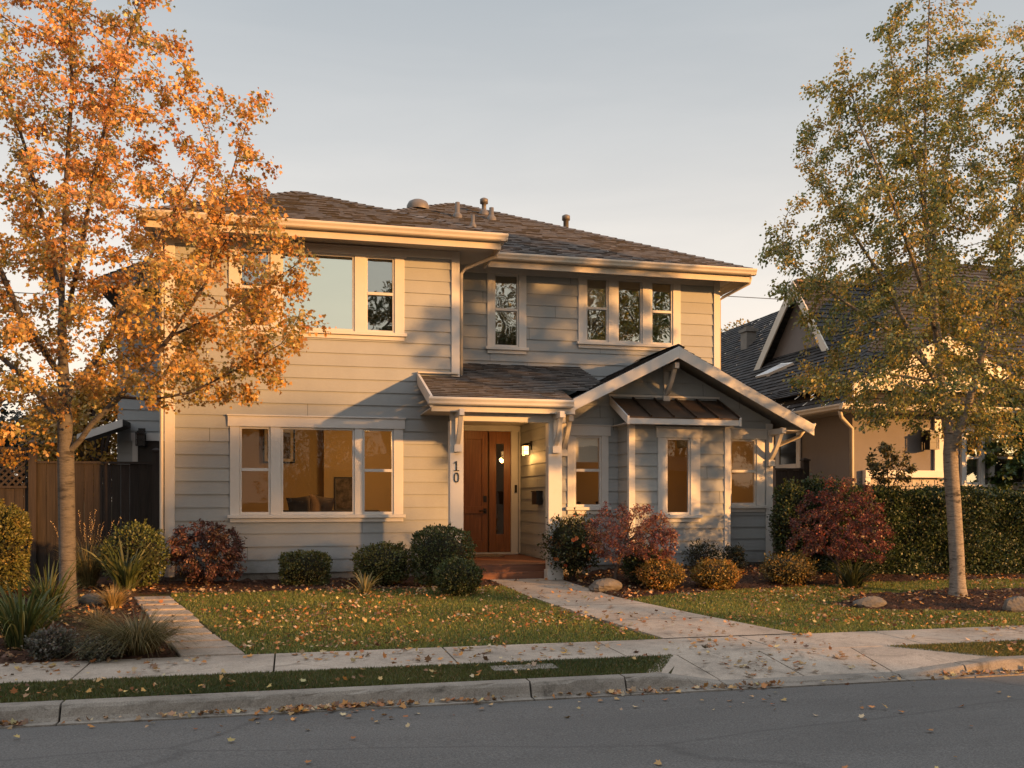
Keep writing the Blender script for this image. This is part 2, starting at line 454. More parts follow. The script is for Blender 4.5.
# ground: one sheet to the horizon
xs = np.concatenate([[-900, -300, -100, -40, -20], np.arange(-12, 18, .07), [20, 40, 100, 300, 900]])
ys = np.concatenate([[-900, -300, -100, -30, -8, 0, 5, 7.0, 7.3], np.arange(7.42, 8.2, .13), [8.21, 8.3, 9.1], np.arange(9.16, 15.6, .07), np.arange(15.8, 22, .6), [30, 60, 150, 400, 900]])
X, Y = np.meshgrid(xs, ys); mk = mulch_mask(X, Y)
Zb = zg(X, Y)-.012
Zb = np.where(Y < 7.36, -.40, Zb)
dry = (X > np.interp(Y, [7.4, 8.23], [3.2, 3.68])) & (X < np.interp(Y, [7.4, 8.23], [6.34, 5.76])) & (Y < 8.9); Zb = np.where(dry & (Y > 7.36), -.42, Zb)
Zb = np.where((Y > 8.22) & (Y < 9.12), Zb-.08, Zb)
wk = in_walk(X, Y, -.03); Zb = np.where(wk, Zb-.07, Zb)
Zb = np.where(mk & ~wk, Zb+RNG.normal(0, .013, X.shape)+.02, Zb)
gc = np.zeros(X.shape+(3,)); gc[:] = (.052, .052, .022)
gc[mk] = (.060, .034, .024)
far = (Y > 22) | (np.abs(X) > 19) ; gc[far] = (.05, .055, .025)
ny, nx = X.shape
V = np.stack([X, Y, Zb], -1).reshape(-1, 3)
I = np.arange(ny*nx).reshape(ny, nx)
Q = np.stack([I[:-1, :-1], I[:-1, 1:], I[1:, 1:], I[1:, :-1]], -1).reshape(-1)
g = np_mesh('ground', V, np.arange(len(Q)//4)*4, Q, gc.reshape(-1, 3), M_soil, smooth=True); tag(g, kind='structure')

# road: gently crowned asphalt sheet
b = MB()
rx = [-300, -100, -40, -15, 0, 15, 40, 100, 300]; ry = [(-4.2, -.33), (-2, -.26), (1.5, -.22), (4.5, -.26), (6.2, -.305), (7.12, -.322)]
for x0, x1 in zip(rx, rx[1:]):
    for (y0, z0), (y1, z1) in zip(ry, ry[1:]):
        b.poly([(x0, y0, z0), (x1, y0, z0), (x1, y1, z1), (x0, y1, z1)], smooth=True)
tag(b.build('road', M_asphalt), kind='structure')

# kerb with gutter lip, dropped in front of the walk
def kerb_h(x):
    return float(np.interp(x, [3.09, 3.645, 5.375, 6.42], [.12, .028, .028, .12]))
kb = MB(); jx = [-60, -30, -12, -6.2, -3.95, -1.62, 1.9, 2.72, 3.62, 5.33, 6.02, 8.4, 11, 14, 30, 60]
jx = sorted(set(jx+[-1.62]))
for a0, a1 in zip(jx, jx[1:]):
    a, c = a0+.008, a1-.008
    n = max(1, int((c-a)/.09)) if -6 < (a+c)/2 < 12 else 1
    st = np.linspace(a, c, n+1); rings = []
    for x in st:
        h = kerb_h(x); zb = -.32
        k = min(1, h/.12); e1, e2, e3 = random.gauss(0, .0035), random.gauss(0, .003), (random.random() < .06)*random.uniform(.006, .016)
        rings.append([(x, 7.14, zb-.06), (x, 7.14, zb+.006), (x, 7.235, zb+.004), (x, 7.252, zb+.03*k), (x, 7.262+.01*k+e1, zb+h-.03*k), (x, 7.275+.01*k+e2+e3, zb+h-.008*k+e2-e3), (x, 7.30, zb+h+e1*.5), (x, 7.41, zb+h+.002), (x, 7.41, zb-.06)])
    for r0, r1 in zip(rings, rings[1:]):
        for i in range(len(r0)-1): kb.poly([r0[i], r1[i], r1[i+1], r0[i+1]])
    kb.poly(list(reversed(rings[0]))); kb.poly(rings[-1])
tag(kb.build('kerb', M_kerb), kind='structure')

# pavement slabs with open joints
def slab(b, P, t=.06):
    b.hexa([(p[0], p[1], p[2]-t) for p in P]+list(P))
pv = MB(); gap = .007
xj = [-40, -25, -16, -10, -6.5]
x = -5.0
while x < 20: xj.append(x); x += 1.62
xj += [30, 60]
skew = -.22
for a0, a1 in zip(xj, xj[1:]):
    a, c = a0+gap, a1-gap
    slab(pv, [(a, 8.23, -.198), (c, 8.23, -.198), (c+skew*.0, 9.14, -.19), (a+skew*.0, 9.14, -.19)])
tag(pv.build('pavement', M_conc, bevel=.006), kind='structure')
# dropped ramp and its two flares
rp = MB()
A = [(3.60, 8.22, -.199), (4.42, 8.22, -.199), (4.43, 7.42, -.292), (3.66, 7.42, -.292)]
def tri_slab(b, P, t=.08):
    k = len(P); top = [Vector(p) for p in P]; bot = [p-Vector((0, 0, t)) for p in top]
    b.poly(top)
    for i in range(k):
        j = (i+1) % k; b.poly([top[i], bot[i], bot[j], top[j]])
tri_slab(rp, [(3.66, 7.42, -.293), (4.46, 7.42, -.293), (4.46, 8.22, -.199), (3.60, 8.22, -.199)])
tri_slab(rp, [(4.475, 7.42, -.293), (5.36, 7.42, -.293), (5.46, 8.22, -.199), (4.475, 8.22, -.199)])
tri_slab(rp, [(2.95, 7.42, -.203), (3.09, 7.42, -.2), (3.585, 8.22, -.2), (3.44, 8.22, -.203)]); tri_slab(rp, [(3.09, 7.42, -.2), (3.645, 7.42, -.291), (3.585, 8.22, -.2)])
tri_slab(rp, [(6.42, 7.42, -.2), (6.6, 7.42, -.203), (6.0, 8.22, -.203), (5.84, 8.22, -.2)]); tri_slab(rp, [(5.375, 7.42, -.291), (6.42, 7.42, -.2), (5.475, 8.22, -.2)]); tri_slab(rp, [(6.42, 7.42, -.2), (5.84, 8.22, -.2), (5.475, 8.22, -.2)])
tag(rp.build('pavement_ramp', M_conc), kind='structure')
# front walk slabs
fw = MB(); ycuts = [9.15, 10.35, 11.55, 12.75, 13.7, 14.46]
for y0, y1 in zip(ycuts, ycuts[1:]):
    p, q = y0+gap, y1-gap
    n = 4; yy = np.linspace(p, q, n+1)
    for u0, u1 in zip(yy, yy[1:]):
        fw.poly([(along_y(WALKL, u0), u0, float(np.interp(u0, [9.15, 14.4], [-.186, .01]))), (along_y(WALKR, u0), u0, float(np.interp(u0, [9.15, 14.4], [-.186, .01]))),
                 (along_y(WALKR, u1), u1, float(np.interp(u1, [9.15, 14.4], [-.186, .01]))), (along_y(WALKL, u1), u1, float(np.interp(u1, [9.15, 14.4], [-.186, .01])))])
    for pl, sgn in ((WALKL, 1), (WALKR, -1)):
        for u0, u1 in zip(yy, yy[1:]):
            z0 = float(np.interp(u0, [9.15, 14.4], [-.186, .01])); z1 = float(np.interp(u1, [9.15, 14.4], [-.186, .01]))
            P = [(along_y(pl, u0), u0, z0), (along_y(pl, u1), u1, z1), (along_y(pl, u1), u1, z1-.08), (along_y(pl, u0), u0, z0-.08)]
            fw.poly(P if sgn > 0 else P[::-1])
tag(fw.build('front_path', M_conc), kind='structure')
sp = MB(); n = 10
for i in range(n):
    y0 = lerp(9.16, 13.3, (i/n)**1.0); y1 = lerp(9.16, 13.3, ((i+1)/n)**1.0)-.075
    j = random.uniform(-.03, .03); zz = Z(-1.5, (y0+y1)/2)+.012
    slab(sp, [(vint(STEPL, y0)+j, y0, zz), (vint(STEPR, y0)+j, y0, zz), (vint(STEPR, y1)+j, y1, zz+.01), (vint(STEPL, y1)+j, y1, zz+.01)], .05)
tag(sp.build('side_path', M_conc, bevel=.01), kind='structure')
# utility cover set in the verge
uc = MB(); uc.box(atx(492, 7.9), atx(556, 7.9), 7.80, 8.02, -.26, -.192); tag(uc.build('utility_cover', M_kerb, bevel=.006), 'flat concrete utility cover set in the grass verge beside the kerb', 'utility cover')

# grass blades
def blades(name, fn, box, n, h=(.03, .06), w=.009, parent=None, label=None, tone=1.0):
    P = np.column_stack([RNG.uniform(box[0], box[1], n), RNG.uniform(box[2], box[3], n)])
    P = P[fn(P[:, 0], P[:, 1])]; n = len(P)
    z = zg(P[:, 0], P[:, 1])-.012
    P3 = np.column_stack([P, z])
    d = RNG.normal(0, .45, (n, 3)); d[:, 2] = 1
    nrm = rand_dirs(n); nrm[:, 2] *= .2
    sz = RNG.uniform(h[0], h[1], n)
    f = np.sin(P[:, 0]*2.3+np.sin(P[:, 1]*3))*.5+np.sin(P[:, 1]*4.1+P[:, 0]*1.1)*.5+RNG.normal(0, .5, n)
    t = np.clip(.5+.32*f, 0, 1)[:, None]
    c = (1-t)*np.array([.08, .135, .034])+t*np.array([.215, .25, .062])
    dead = RNG.random(n) < .10; c[dead] = (.34, .24, .09)
    c = c*(1+RNG.normal(0, .2, (n, 1)))*tone
    o = leaves(name, P3, d, nrm, sz, np.clip(c, .005, 1), M_grass, tmpl=np.array([(-.11, 0), (.11, 0), (.07, .6), (0, 1.0), (-.07, .6)]), fold=0, curl=.25)
    return tag(o, label, None, None, 'stuff')
blades('lawn_grass', in_lawn, (-2.2, 13, 9.1, 14.2), 330000, (.02, .042), label='green and yellowing autumn lawn grass on both sides of the front walk')
blades('verge_grass', in_verge, (-6, 13, 7.42, 8.22), 150000, (.018, .038), label='dark green grass strip between the kerb and the pavement', tone=np.array([.62, .55, .6]))
# mulch chips
n = 26000
P = np.column_stack([RNG.uniform(-6, 13, n), RNG.uniform(9.2, 15.3, n)])
P = P[mulch_mask(P[:, 0], P[:, 1]) & ~in_walk(P[:, 0], P[:, 1])]; n = len(P)
P3 = np.column_stack([P, zg(P[:, 0], P[:, 1])+RNG.uniform(.0, .03, n)])
a = rand_dirs(n); a[:, 2] *= .35; nn = RNG.normal(0, .35, (n, 3)); nn[:, 2] = 1
tag(leaves('mulch_chips', P3, a, nn, RNG.uniform(.02, .055, n), palette(n, [(.075, .036, .024), (.10, .052, .036), (.045, .025, .018), (.14, .085, .06)], jit=.3), M_litter, tmpl=DIAM), 'dark red-brown wood mulch chips over the planted beds', None, None, 'stuff')
# fallen leaves
def scatter(name, pts, size, cols, label, lift=.008, flat=.35, w=None):
    n = len(pts); P3 = np.column_stack([pts, zg(pts[:, 0], pts[:, 1])+lift+RNG.uniform(0, .012, n)])
    iw = in_walk(pts[:, 0], pts[:, 1]); P3[iw, 2] = np.interp(pts[iw, 1], [9.15, 14.4], [-.186, .01])+.012
    st = in_walk(pts[:, 0], pts[:, 1]) & (pts[:, 0] < 1); P3[st, 2] = zg(pts[st, 0], pts[st, 1])+.026
    rm = (pts[:, 0] > 3.3) & (pts[:, 0] < 6.0) & (pts[:, 1] > 7.4) & (pts[:, 1] < 8.22)
    P3[rm, 2] = np.interp(pts[rm, 1], [7.42, 8.22], [-.293, -.199])+.012
    rd = pts[:, 1] < 7.12; P3[rd, 2] = np.interp(pts[rd, 1], [-4.2, -2, 1.5, 4.5, 6.2, 7.12], [-.33, -.26, -.22, -.26, -.305, -.322])+.008+RNG.uniform(0, .008, int(rd.sum()))
    a = rand_dirs(n); a[:, 2] *= .3; nn = RNG.normal(0, flat, (n, 3)); nn[:, 2] = 1
    o = leaves(name, P3, a, nn, RNG.uniform(size[0], size[1], n), palette(n, cols, w, .25), M_litter, tmpl=MAPLE, fold=.35, curl=-.15)
    return tag(o, label, None, None, 'stuff')
ORG = [(.42, .20, .06), (.30, .13, .05), (.42, .28, .12), (.27, .16, .085), (.42, .31, .19), (.17, .095, .055)]
def pick(fn, box, n):
    n = int(n*1.9); P = np.column_stack([RNG.uniform(box[0], box[1], n), RNG.uniform(box[2], box[3], n)])
    d = .5+.3*np.sin(P[:, 0]*1.9+1.3*np.sin(P[:, 1]*1.3))+.3*np.sin(P[:, 1]*2.9+P[:, 0]*.7)+.25*np.sin(P[:, 0]*5.1-P[:, 1]*4.3)   # drifts
    P = P[RNG.random(n) < np.clip(d*1.3-.12, .05, 1)]; return P[fn(P[:, 0], P[:, 1])]
ll = pick(in_lawn, (-2.2, 4, 9.1, 14), 3400)
lr = pick(in_lawn, (4, 13, 9.1, 13.2), 3400)
scatter('fallen_leaves', np.vstack([ll, lr]), (.02, .05), ORG, 'orange and tan leaves fallen on the lawn', .028, .6)
scatter('fallen_leaves', pick(in_verge, (-5, 12, 7.4, 8.2), 420), (.025, .055), ORG, 'dry leaves fallen on the grass verge', .025, .5)
scatter('fallen_leaves', np.vstack([pick(lambda x, y: y > 0, (-5, 12, 8.26, 9.12), 520), pick(lambda x, y: in_walk(x, y, -.04), (3, 5.2, 9.2, 14.3), 260), pick(lambda x, y: in_walk(x, y, -.05), (-2.3, 0, 9.2, 13.4), 230), pick(lambda x, y: (x > 3.7) & (x < 5.4), (3.6, 5.5, 7.45, 8.2), 70)]), (.025, .07), ORG, 'dry leaves fallen on the pavement and walks', .012, .35)
scatter('fallen_leaves', np.vstack([pick(lambda x, y: y < 7.0, (-3, 8, 2.5, 7.0), 70), pick(lambda x, y: RNG.random(len(x)) < np.exp((y-7.05)/.35), (-3.5, 10, 5.4, 7.05), 420)]), (.022, .055), ORG, 'dry leaves scattered over the asphalt', .035, .22)
k = 1150; gx = np.concatenate([RNG.uniform(-3.6, 2.4, k), RNG.uniform(2.4, 9.5, 600)]); gy = 7.235-np.abs(RNG.normal(0, .055, len(gx)))
keep = RNG.random(len(gx)) < np.clip(.45+.55*np.sin(gx*2.1+1)+.3*np.sin(gx*5.3), .06, 1); gx = gx[keep]; gy = gy[keep]
scatter('fallen_leaves', np.column_stack([gx, gy]), (.025, .062), ORG, 'line of dry leaves gathered in the gutter', .012, .6)
scatter('fallen_leaves', pick(lambda x, y: mulch_mask(x, y) & ~in_walk(x, y), (-5, 13, 9.2, 15), 6500), (.025, .065), ORG+[(.1, .06, .04)], 'brown leaves fallen on the mulch of the beds', .02, .5)
# ------------------------------------------------------------------ house helpers
EXPO = .212
def siding(b, org, du, n, z0, z1, xl, xr, holes=(), expo=EXPO, lap=.0165, breaks=()):
    """lap siding on a vertical wall. org: (x, y), du/n: 2D unit vectors, xl/xr: limits as functions of z, holes: (s0, s1, z0, z1)"""
    def pt(s, z, o): return (org[0]+du[0]*s+n[0]*o, org[1]+du[1]*s+n[1]*o, z)
    k = 0; zc = z0
    while zc < z1-1e-6:
        zt = min(zc+expo, z1)
        cuts = sorted({zc, zt} | {q for h in holes for q in h[2:4] if zc < q < zt} | {q for q in breaks if zc < q < zt})
        jit = random.uniform(-.0015, .0015); tg = random.uniform(.94, 1.05); tone = (tg, tg, tg*random.uniform(.985, 1.01)); jx_ = xl(zc)+random.uniform(.3, 3.4)
        for a, c in zip(cuts, cuts[1:]):
            m = (a+c)/2
            hs = sorted((h[0], h[1]) for h in holes if h[2] < m < h[3])
            segs = []; cur = None
            L0, L1, R0, R1 = xl(a), xl(c), xr(a), xr(c)
            if R0-L0 < .005 and R1-L1 < .005: continue
            R0 = max(R0, L0); R1 = max(R1, L1)
            left = (L0, L1)
            for h0, h1 in hs:
                if h1 <= left[0]: continue
                if h0 > left[0]: segs.append((left, (h0, h0)))
                left = (h1, h1)
            if left[0] < R0: segs.append((left, (R0, R1)))
            oa = lap*(1-(a-zc)/expo)+jit+.002; oc = lap*(1-(c-zc)/expo)+jit+.002
            for (la, lc), (ra, rc) in segs:
                b.poly([pt(la, a, oa), pt(ra, a, oa), pt(rc, c, oc), pt(lc, c, oc)], tone)
                if la+.1 < jx_ < ra-.1: b.poly([pt(jx_-.004, a, oa+.0015), pt(jx_+.004, a, oa+.0015), pt(jx_+.004, c, oc+.0015), pt(jx_-.004, c, oc+.0015)], (.35, .34, .33))
                if a == zc: b.poly([pt(la, a, -.004), pt(ra, a, -.004), pt(ra, a, oa), pt(la, a, oa)])
        zc = zt
K = lambda v: (lambda z: v)

def clip(poly, a, bb, c):
    "keep the side a*x+b*y<=c of a 2D polygon"
    out = []; n = len(poly)
    for i in range(n):
        p, q = poly[i], poly[(i+1) % n]; dp = a*p[0]+bb*p[1]-c; dq = a*q[0]+bb*q[1]-c
        if dp <= 0: out.append(p)
        if (dp < 0 < dq) or (dq < 0 < dp):
            t = dp/(dp-dq); out.append((p[0]+t*(q[0]-p[0]), p[1]+t*(q[1]-p[1])))
    return out
def shingles(b, P, course=.13, tab=.19, rise=.010, tone=.12):
    "shingled roof plane: P starts with the two eave corners, counter-clockwise seen from above"
    P = [Vector(p) for p in P]; e = (P[1]-P[0]).normalized()
    n = Vector((0, 0, 0))
    for i in range(1, len(P)-1): n += (P[i]-P[0]).cross(P[i+1]-P[0])
    n.normalize(); t = n.cross(e)
    q = [((p-P[0]).dot(e), (p-P[0]).dot(t)) for p in P]
    smin, smax = min(a for a, _ in q), max(a for a, _ in q); tmax = max(c for _, c in q)
    def to3(s_, t_, o): return P[0]+e*s_+t*t_+n*o
    i = 0; tt = 0.0
    while tt < tmax-1e-4:
        t1 = min(tt+course, tmax); st = clip(clip(q, 0, -1, -tt), 0, 1, t1)
        if len(st) >= 3:
            a0 = min(p[0] for p in st); a1 = max(p[0] for p in st); s = smin-random.uniform(0, tab)
            while s < a1:
                w = tab*random.uniform(.6, 1.4); s1 = s+w
                if s1 > a0:
                    c = clip(clip(st, -1, 0, -s), 1, 0, s1)
                    if len(c) >= 3:
                        lift = rise+random.choice((0, 0, .006, .010)); g = random.uniform(1-tone, 1+tone); wm = random.uniform(-.05, .07)
                        col = (g*(1+wm), g, g*(1-wm)); drop = random.choice((0, 0, .018))
                        top = [to3(u, v, lift*(1-(v-tt)/course)+.004) for u, v in c]
                        b.poly(top, col)
                        lo = [(u, v) for u, v in c if abs(v-tt) < 1e-5]
                        if len(lo) >= 2:
                            lo.sort(); u0, u1 = lo[0][0], lo[-1][0]
                            b.poly([to3(u0, tt, 0), to3(u1, tt, 0), to3(u1, tt, lift+.004), to3(u0, tt, lift+.004)], (col[0]*.45,)*3)
                s = s1
        tt = t1
def ridge_caps(b, a, c, w=.26, L=.2):
    a = Vector(a); c = Vector(c); d = c-a; n = max(1, int(d.length/L)); d.normalize()
    side = d.cross(Vector((0, 0, 1))).normalized(); up = side.cross(d)
    for i in range(n):
        p0 = a+d*(i*L); p1 = a+d*(i*L+L*1.15); l0, l1 = .03+random.uniform(0, .006), .014
        g = random.uniform(.75, 1.2); col = (g, g, g)
        m0, m1 = p0+up*l0, p1+up*l1
        for sg in (-1, 1):
            q0 = p0+side*(sg*w/2)-Vector((0, 0, .05))+up*l0*.8; q1 = p1+side*(sg*w/2)-Vector((0, 0, .05))+up*l1*.8
            b.poly([m0, q0, q1, m1] if sg < 0 else [m0, m1, q1, q0], col)
        b.poly([m0, p0+side*(-w/2)-Vector((0, 0, .07)), p0, p0+side*(w/2)-Vector((0, 0, .07))], (col[0]*.4,)*3)
GUT = [(0, 0), (.085, 0), (.105, .018), (.112, .05), (.132, .085), (.132, .115), (.120, .118), (.112, .100), (0, .100)]
def gutter(b, a, c, right):
    b.extrude(GUT, a, c, right)

def window(parent, Y, x0, x1, z0, z1, panes, glass, label=None, side=.13, head=.17, sill=.10, mull=None, mid=(), blinds=(), name='window', hd=.035, deep=.032):
    """casing with one part per piece the eye can tell apart. panes: glass x ranges (edge of the casing boards)"""
    b = MB(); yf = Y-deep
    gz0, gz1 = z0+sill+.02, z1-head
    b.box(x0-hd, x1+hd, yf-.012, Y+.03, gz1, z1)                      # head board
    b.box(x0-hd-.012, x1+hd+.012, yf-.03, Y+.02, z1, z1+.022)        # cap
    cols = []; cur = x0
    for a, c in panes: cols.append((cur, a)); cur = c
    cols.append((cur, x1))
    for a, c in cols: b.box(a, c, yf, Y+.05, gz0, gz1)
    b.box(x0-.0, x1+.0, yf-.006, Y+.03, z0, z0+sill-.035)             # apron
    w = b.build(name, M_trim, parent, bevel=.004)
    if label: w['label'] = label
    s = MB(); s.box(x0-hd, x1+hd, yf-.05, Y+.05, z0+sill-.033, z0+sill+.02); s.build('sill', M_trim, w, bevel=.004)
    for i, (a, c) in enumerate(panes):
        f = MB(); fw = .034; ya, yb = Y-.012, Y+.045
        for q in ((a+.002, a+fw, gz0+.001, gz1-.001), (c-fw, c-.002, gz0+.001, gz1-.001)): f.box(q[0], q[1], ya, yb, q[2], q[3])
        f.box(a+fw, c-fw, ya+.001, yb, gz0+.001, gz0+fw+.012); f.box(a+fw, c-fw, ya+.001, yb, gz1-fw, gz1-.001)
        if i in mid:
            zm = (gz0+gz1)/2+.02; f.box(a+fw, c-fw, ya-.006, yb-.01, zm-.024, zm+.024)
        f.build('sash', M_trim, w, bevel=.003)
        gl = MB(); gl.poly([(a+fw-.01, Y+.026, gz0+.03), (c-fw+.01, Y+.026, gz0+.03), (c-fw+.01, Y+.026, gz1-.03), (a+fw-.01, Y+.026, gz1-.03)])
        gl.build('glass', glass[i] if isinstance(glass, (list, tuple)) else glass, w)
        for (j, fr) in blinds:
            if j == i:
                bl = MB(); nsl = int((gz1-gz0)*fr/.035)
                for q in range(nsl):
                    zz = gz1-.03-.035*q; bl.poly([(a+fw, Y+.06, zz), (c-fw, Y+.06, zz), (c-fw, Y+.068, zz-.036), (a+fw, Y+.068, zz-.036)][::-1])
                bl.build('blind', M_blind, w)
    return w
def hole(x0, x1, z0, z1, sill=.10, head=.17, side=.13):
    return (x0+.05, x1-.05, z0+.05, z1-.05)
def room(parent, x0, x1, y0, y1, z0, z1, mat, open_front=True):
    b = MB()
    b.poly([(x0, y1, z0), (x1, y1, z0), (x1, y1, z1), (x0, y1, z1)])
    b.poly([(x0, y0, z0), (x0, y1, z0), (x0, y1, z1), (x0, y0, z1)])
    b.poly([(x1, y1, z0), (x1, y0, z0), (x1, y0, z1), (x1, y1, z1)])
    b.poly([(x0, y0, z0), (x1, y0, z0), (x1, y1, z0), (x0, y1, z0)])
    b.poly([(x0, y0, z1), (x0, y1, z1), (x1, y1, z1), (x1, y0, z1)])
    return b.build('interior_wall', mat, parent)

# ------------------------------------------------------------------ the house
house = empty('house', (3, 16, 0), 'two-storey grey lap-sided house with white trim, number 10 on its porch post', 'house')
YM, YU, YW, YB, YD = 15.5, 16.6, 15.2, 14.64, 17.35
XL, XC = -1.88, 2.77       # main mass
XU = 8.12                  # upper right mass
WL, WR = 4.34, 8.47        # gabled wing
BL, BR = 5.55, 7.36        # bay
ZE = 5.50                  # main wall top
# openings
W1 = (-.94, 1.84, atz(316, 522, YM), atz(316, 417.5, YM))
W2 = (-.96, 1.86, atz(345, 339, YM), 5.455)
W3 = (atx(487, YU), atx(526, YU), atz(506, 354, YU), atz(506, 265, YU))
W4 = (atx(578, YU), atx(680, YU), atz(628, 350, YU), atz(628, 270, YU))
W5 = (atx(567, YW), atx(608, YW), atz(588, 514, YW), atz(588, 426, YW))
W6 = (atx(657.5, YB), atx(699.5, YB), atz(678, 522, YB), atz(678, 428, YB))
W7 = (atx(727.5, YW), atx(764, YW), atz(746, 512, YW), atz(746, 430, YW))

def rect_front(Yp, x0, x1, z0, z1, holes, name='wall'):
    b = MB(); siding(b, (0, Yp), (1, 0), (0, -1), z0, z1, K(x0), K(x1), holes); return b.build(name, M_siding, house)
rect_front(YM, XL, XC, .10, ZE, [hole(*W1), hole(*W2)])
rect_front(YU, XC, XU, 3.2, ZE+.08, [hole(*W3), hole(*W4)])
# gabled wing front (bay covers its middle; same opening left for the bay room)
GP = (6.42, 3.86-.12)      # peak of the wall under the gable roof
GS = .5
b = MB()
siding(b, (0, YW), (1, 0), (0, -1), .16, 3.70, lambda z: max(WL, GP[0]-(GP[1]-z)/GS-.0), lambda z: min(WR, GP[0]+(GP[1]-z)/GS), [hole(*W5), hole(*W7), (BL+.06, BR-.06, .2, 2.5)], breaks=(GP[1]-(GP[0]-WL)*GS, GP[1]-(WR-GP[0])*GS))
b.build('wall', M_siding, house)
# bay front and cheeks
b = MB()
siding(b, (0, YB), (1, 0), (0, -1), .16, 2.56, K(BL), K(BR), [hole(*W6)])
siding(b, (BL, 0), (0, -1), (-1, 0), .16, 2.56, K(-YW), K(-YB))
siding(b, (BR, 0), (0, 1), (1, 0), .16, 2.56, K(YB), K(YW))
b.build('wall', M_siding, house)
# side and back walls
b = MB()
siding(b, (XL, 0), (0, -1), (-1, 0), .10, ZE, K(-24.5), K(-YM)); b.build('wall', M_siding, house); b = MB()
siding(b, (XC, 0), (0, 1), (1, 0), 2.9, ZE, K(YM), K(YU)); b.build('wall', M_siding, house); b = MB()
siding(b, (XC, 0), (0, 1), (1, 0), .3, 2.9, K(YM), K(YD)); b.build('wall', M_siding, house); b = MB()
siding(b, (XU, 0), (0, 1), (1, 0), 2.4, ZE, K(YU), K(24.5)); b.build('wall', M_siding, house); b = MB()
siding(b, (WR, 0), (0, 1), (1, 0), .16, 2.72, K(YW), K(24.5)); b.build('wall', M_siding, house); b = MB()
b.poly([(XL, 24.5, 0), (WR, 24.5, 0), (WR, 24.5, ZE), (XL, 24.5, ZE)])
b.build('wall', M_siding, house)
# porch recess: left face of the wing and the wall around the door
b = MB()
siding(b, (WL, 0), (0, -1), (-1, 0), .24, 2.75, K(-YD), K(-YW)); b.build('wall', M_siding, house); b = MB()
siding(b, (0, YD), (1, 0), (0, -1), .24, 2.75, K(XC), K(WL), [(2.93, 4.2, .2, 2.62)])
b.build('wall', M_siding, house)
# foundation
b = MB(); b.box(XL+.02, XC-.02, YM+.01, 24, -.2, .10); b.box(WL+.02, WR-.02, YW+.01, 24, -.2, .17); b.box(BL+.02, BR-.02, YB+.012, YW, -.2, .17)
b.box(XC, WL, YD+.02, 24, -.2, .24)
b.build('foundation', M_kerb, house)

# corner boards
b = MB()
for q in ((XL-.05, XL+.10, YM-.035, YM+.10, .06, ZE-.0), (XC-.11, XC+.03, YM-.035, YM+.10, 3.36, ZE), (XU-.10, XU+.03, YU-.035, YU+.1, 2.4, ZE+.05), (BL-.025, BL+.085, YB-.03, YB+.06, .13, 2.56), (BR-.085, BR+.025, YB-.03, YB+.06, .13, 2.56), (WL-.025, WL+.10, YW-.03, YW+.08, .2, 2.75), (WR-.10, WR+.03, YW-.03, YW+.1, .13, 2.66), (WL-.045, WL-.018, YD-.05, YD-.022, .26, 2.7)):
    b = MB(); b.box(*q); b.build('corner_board', M_trim, house, bevel=.004)
# frieze boards under the eaves
b = MB(); b.box(XL+.10, XC-.11, YM-.028, YM+.02, ZE-.14, ZE-.002); b.box(XC+.03, XU-.10, YU-.028, YU+.02, ZE-.06, ZE+.078)
b.build('frieze_board', M_trim, house, bevel=.004)

# windows
def px(Y, *us): return [(atx(a, Y), atx(c, Y)) for a, c in us]
p1 = px(YM, (239.5, 270.5), (281, 354.5), (362.5, 393.5))
window(house, YM, *W1, p1, M_glass_low, 'wide three-part ground-floor window showing a warm lit living room', mid=(0, 2))
p2 = [p1[0], p1[1], (atx(365.5, YM), atx(394.5, YM))]
window(house, YM, *W2, p2, [M_glass_up, M_glass_big, M_glass_up], 'wide three-part upper window mirroring the pale sky', mid=(0, 2), head=.125)
window(house, YU, *W3, px(YU, (493.5, 518.5)), M_glass_up, 'narrow sash window above the porch roof', mid=(0,), blinds=((0, .14),))
window(house, YU, *W4, px(YU, (585.5, 608), (617, 642), (650.5, 672.5)), M_glass_up, 'three-part upper window mirroring trees', mid=(0, 2), blinds=((1, .12), (0, .5)))
window(house, YW, *W5, px(YW, (574, 601)), M_glass_low, 'sash window beside the porch with a half-lowered blind', mid=(0,), blinds=((0, .36),))
window(house, YB, *W6, px(YB, (665.5, 690)), M_glass_low, 'tall single-pane window in the front of the bay')
window(house, YW, *W7, px(YW, (735 - 5.5, 756)), M_glass_low, 'sash window at the right end of the gabled wing', mid=(0,))

# rooms behind the glass
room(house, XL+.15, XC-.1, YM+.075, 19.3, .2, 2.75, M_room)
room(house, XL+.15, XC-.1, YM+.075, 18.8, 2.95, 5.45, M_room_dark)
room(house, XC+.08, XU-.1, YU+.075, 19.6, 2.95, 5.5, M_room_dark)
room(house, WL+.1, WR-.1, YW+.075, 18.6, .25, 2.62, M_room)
b = MB(); b.poly([(BL+.05, YB+.08, .3), (BR-.05, YB+.08, .3), (BR-.05, YW+.1, .3), (BL+.05, YW+.1, .3)]); b.poly([(BL+.05, YB+.08, 2.5), (BL+.05, YW+.1, 2.5), (BR-.05, YW+.1, 2.5), (BR-.05, YB+.08, 2.5)])
b.poly([(BL+.05, YB+.08, .3), (BL+.05, YW+.1, .3), (BL+.05, YW+.1, 2.5), (BL+.05, YB+.08, 2.5)]); b.poly([(BR-.05, YW+.1, .3), (BR-.05, YB+.08, .3), (BR-.05, YB+.08, 2.5), (BR-.05, YW+.1, 2.5)])
b.build('interior_wall', M_room, house)
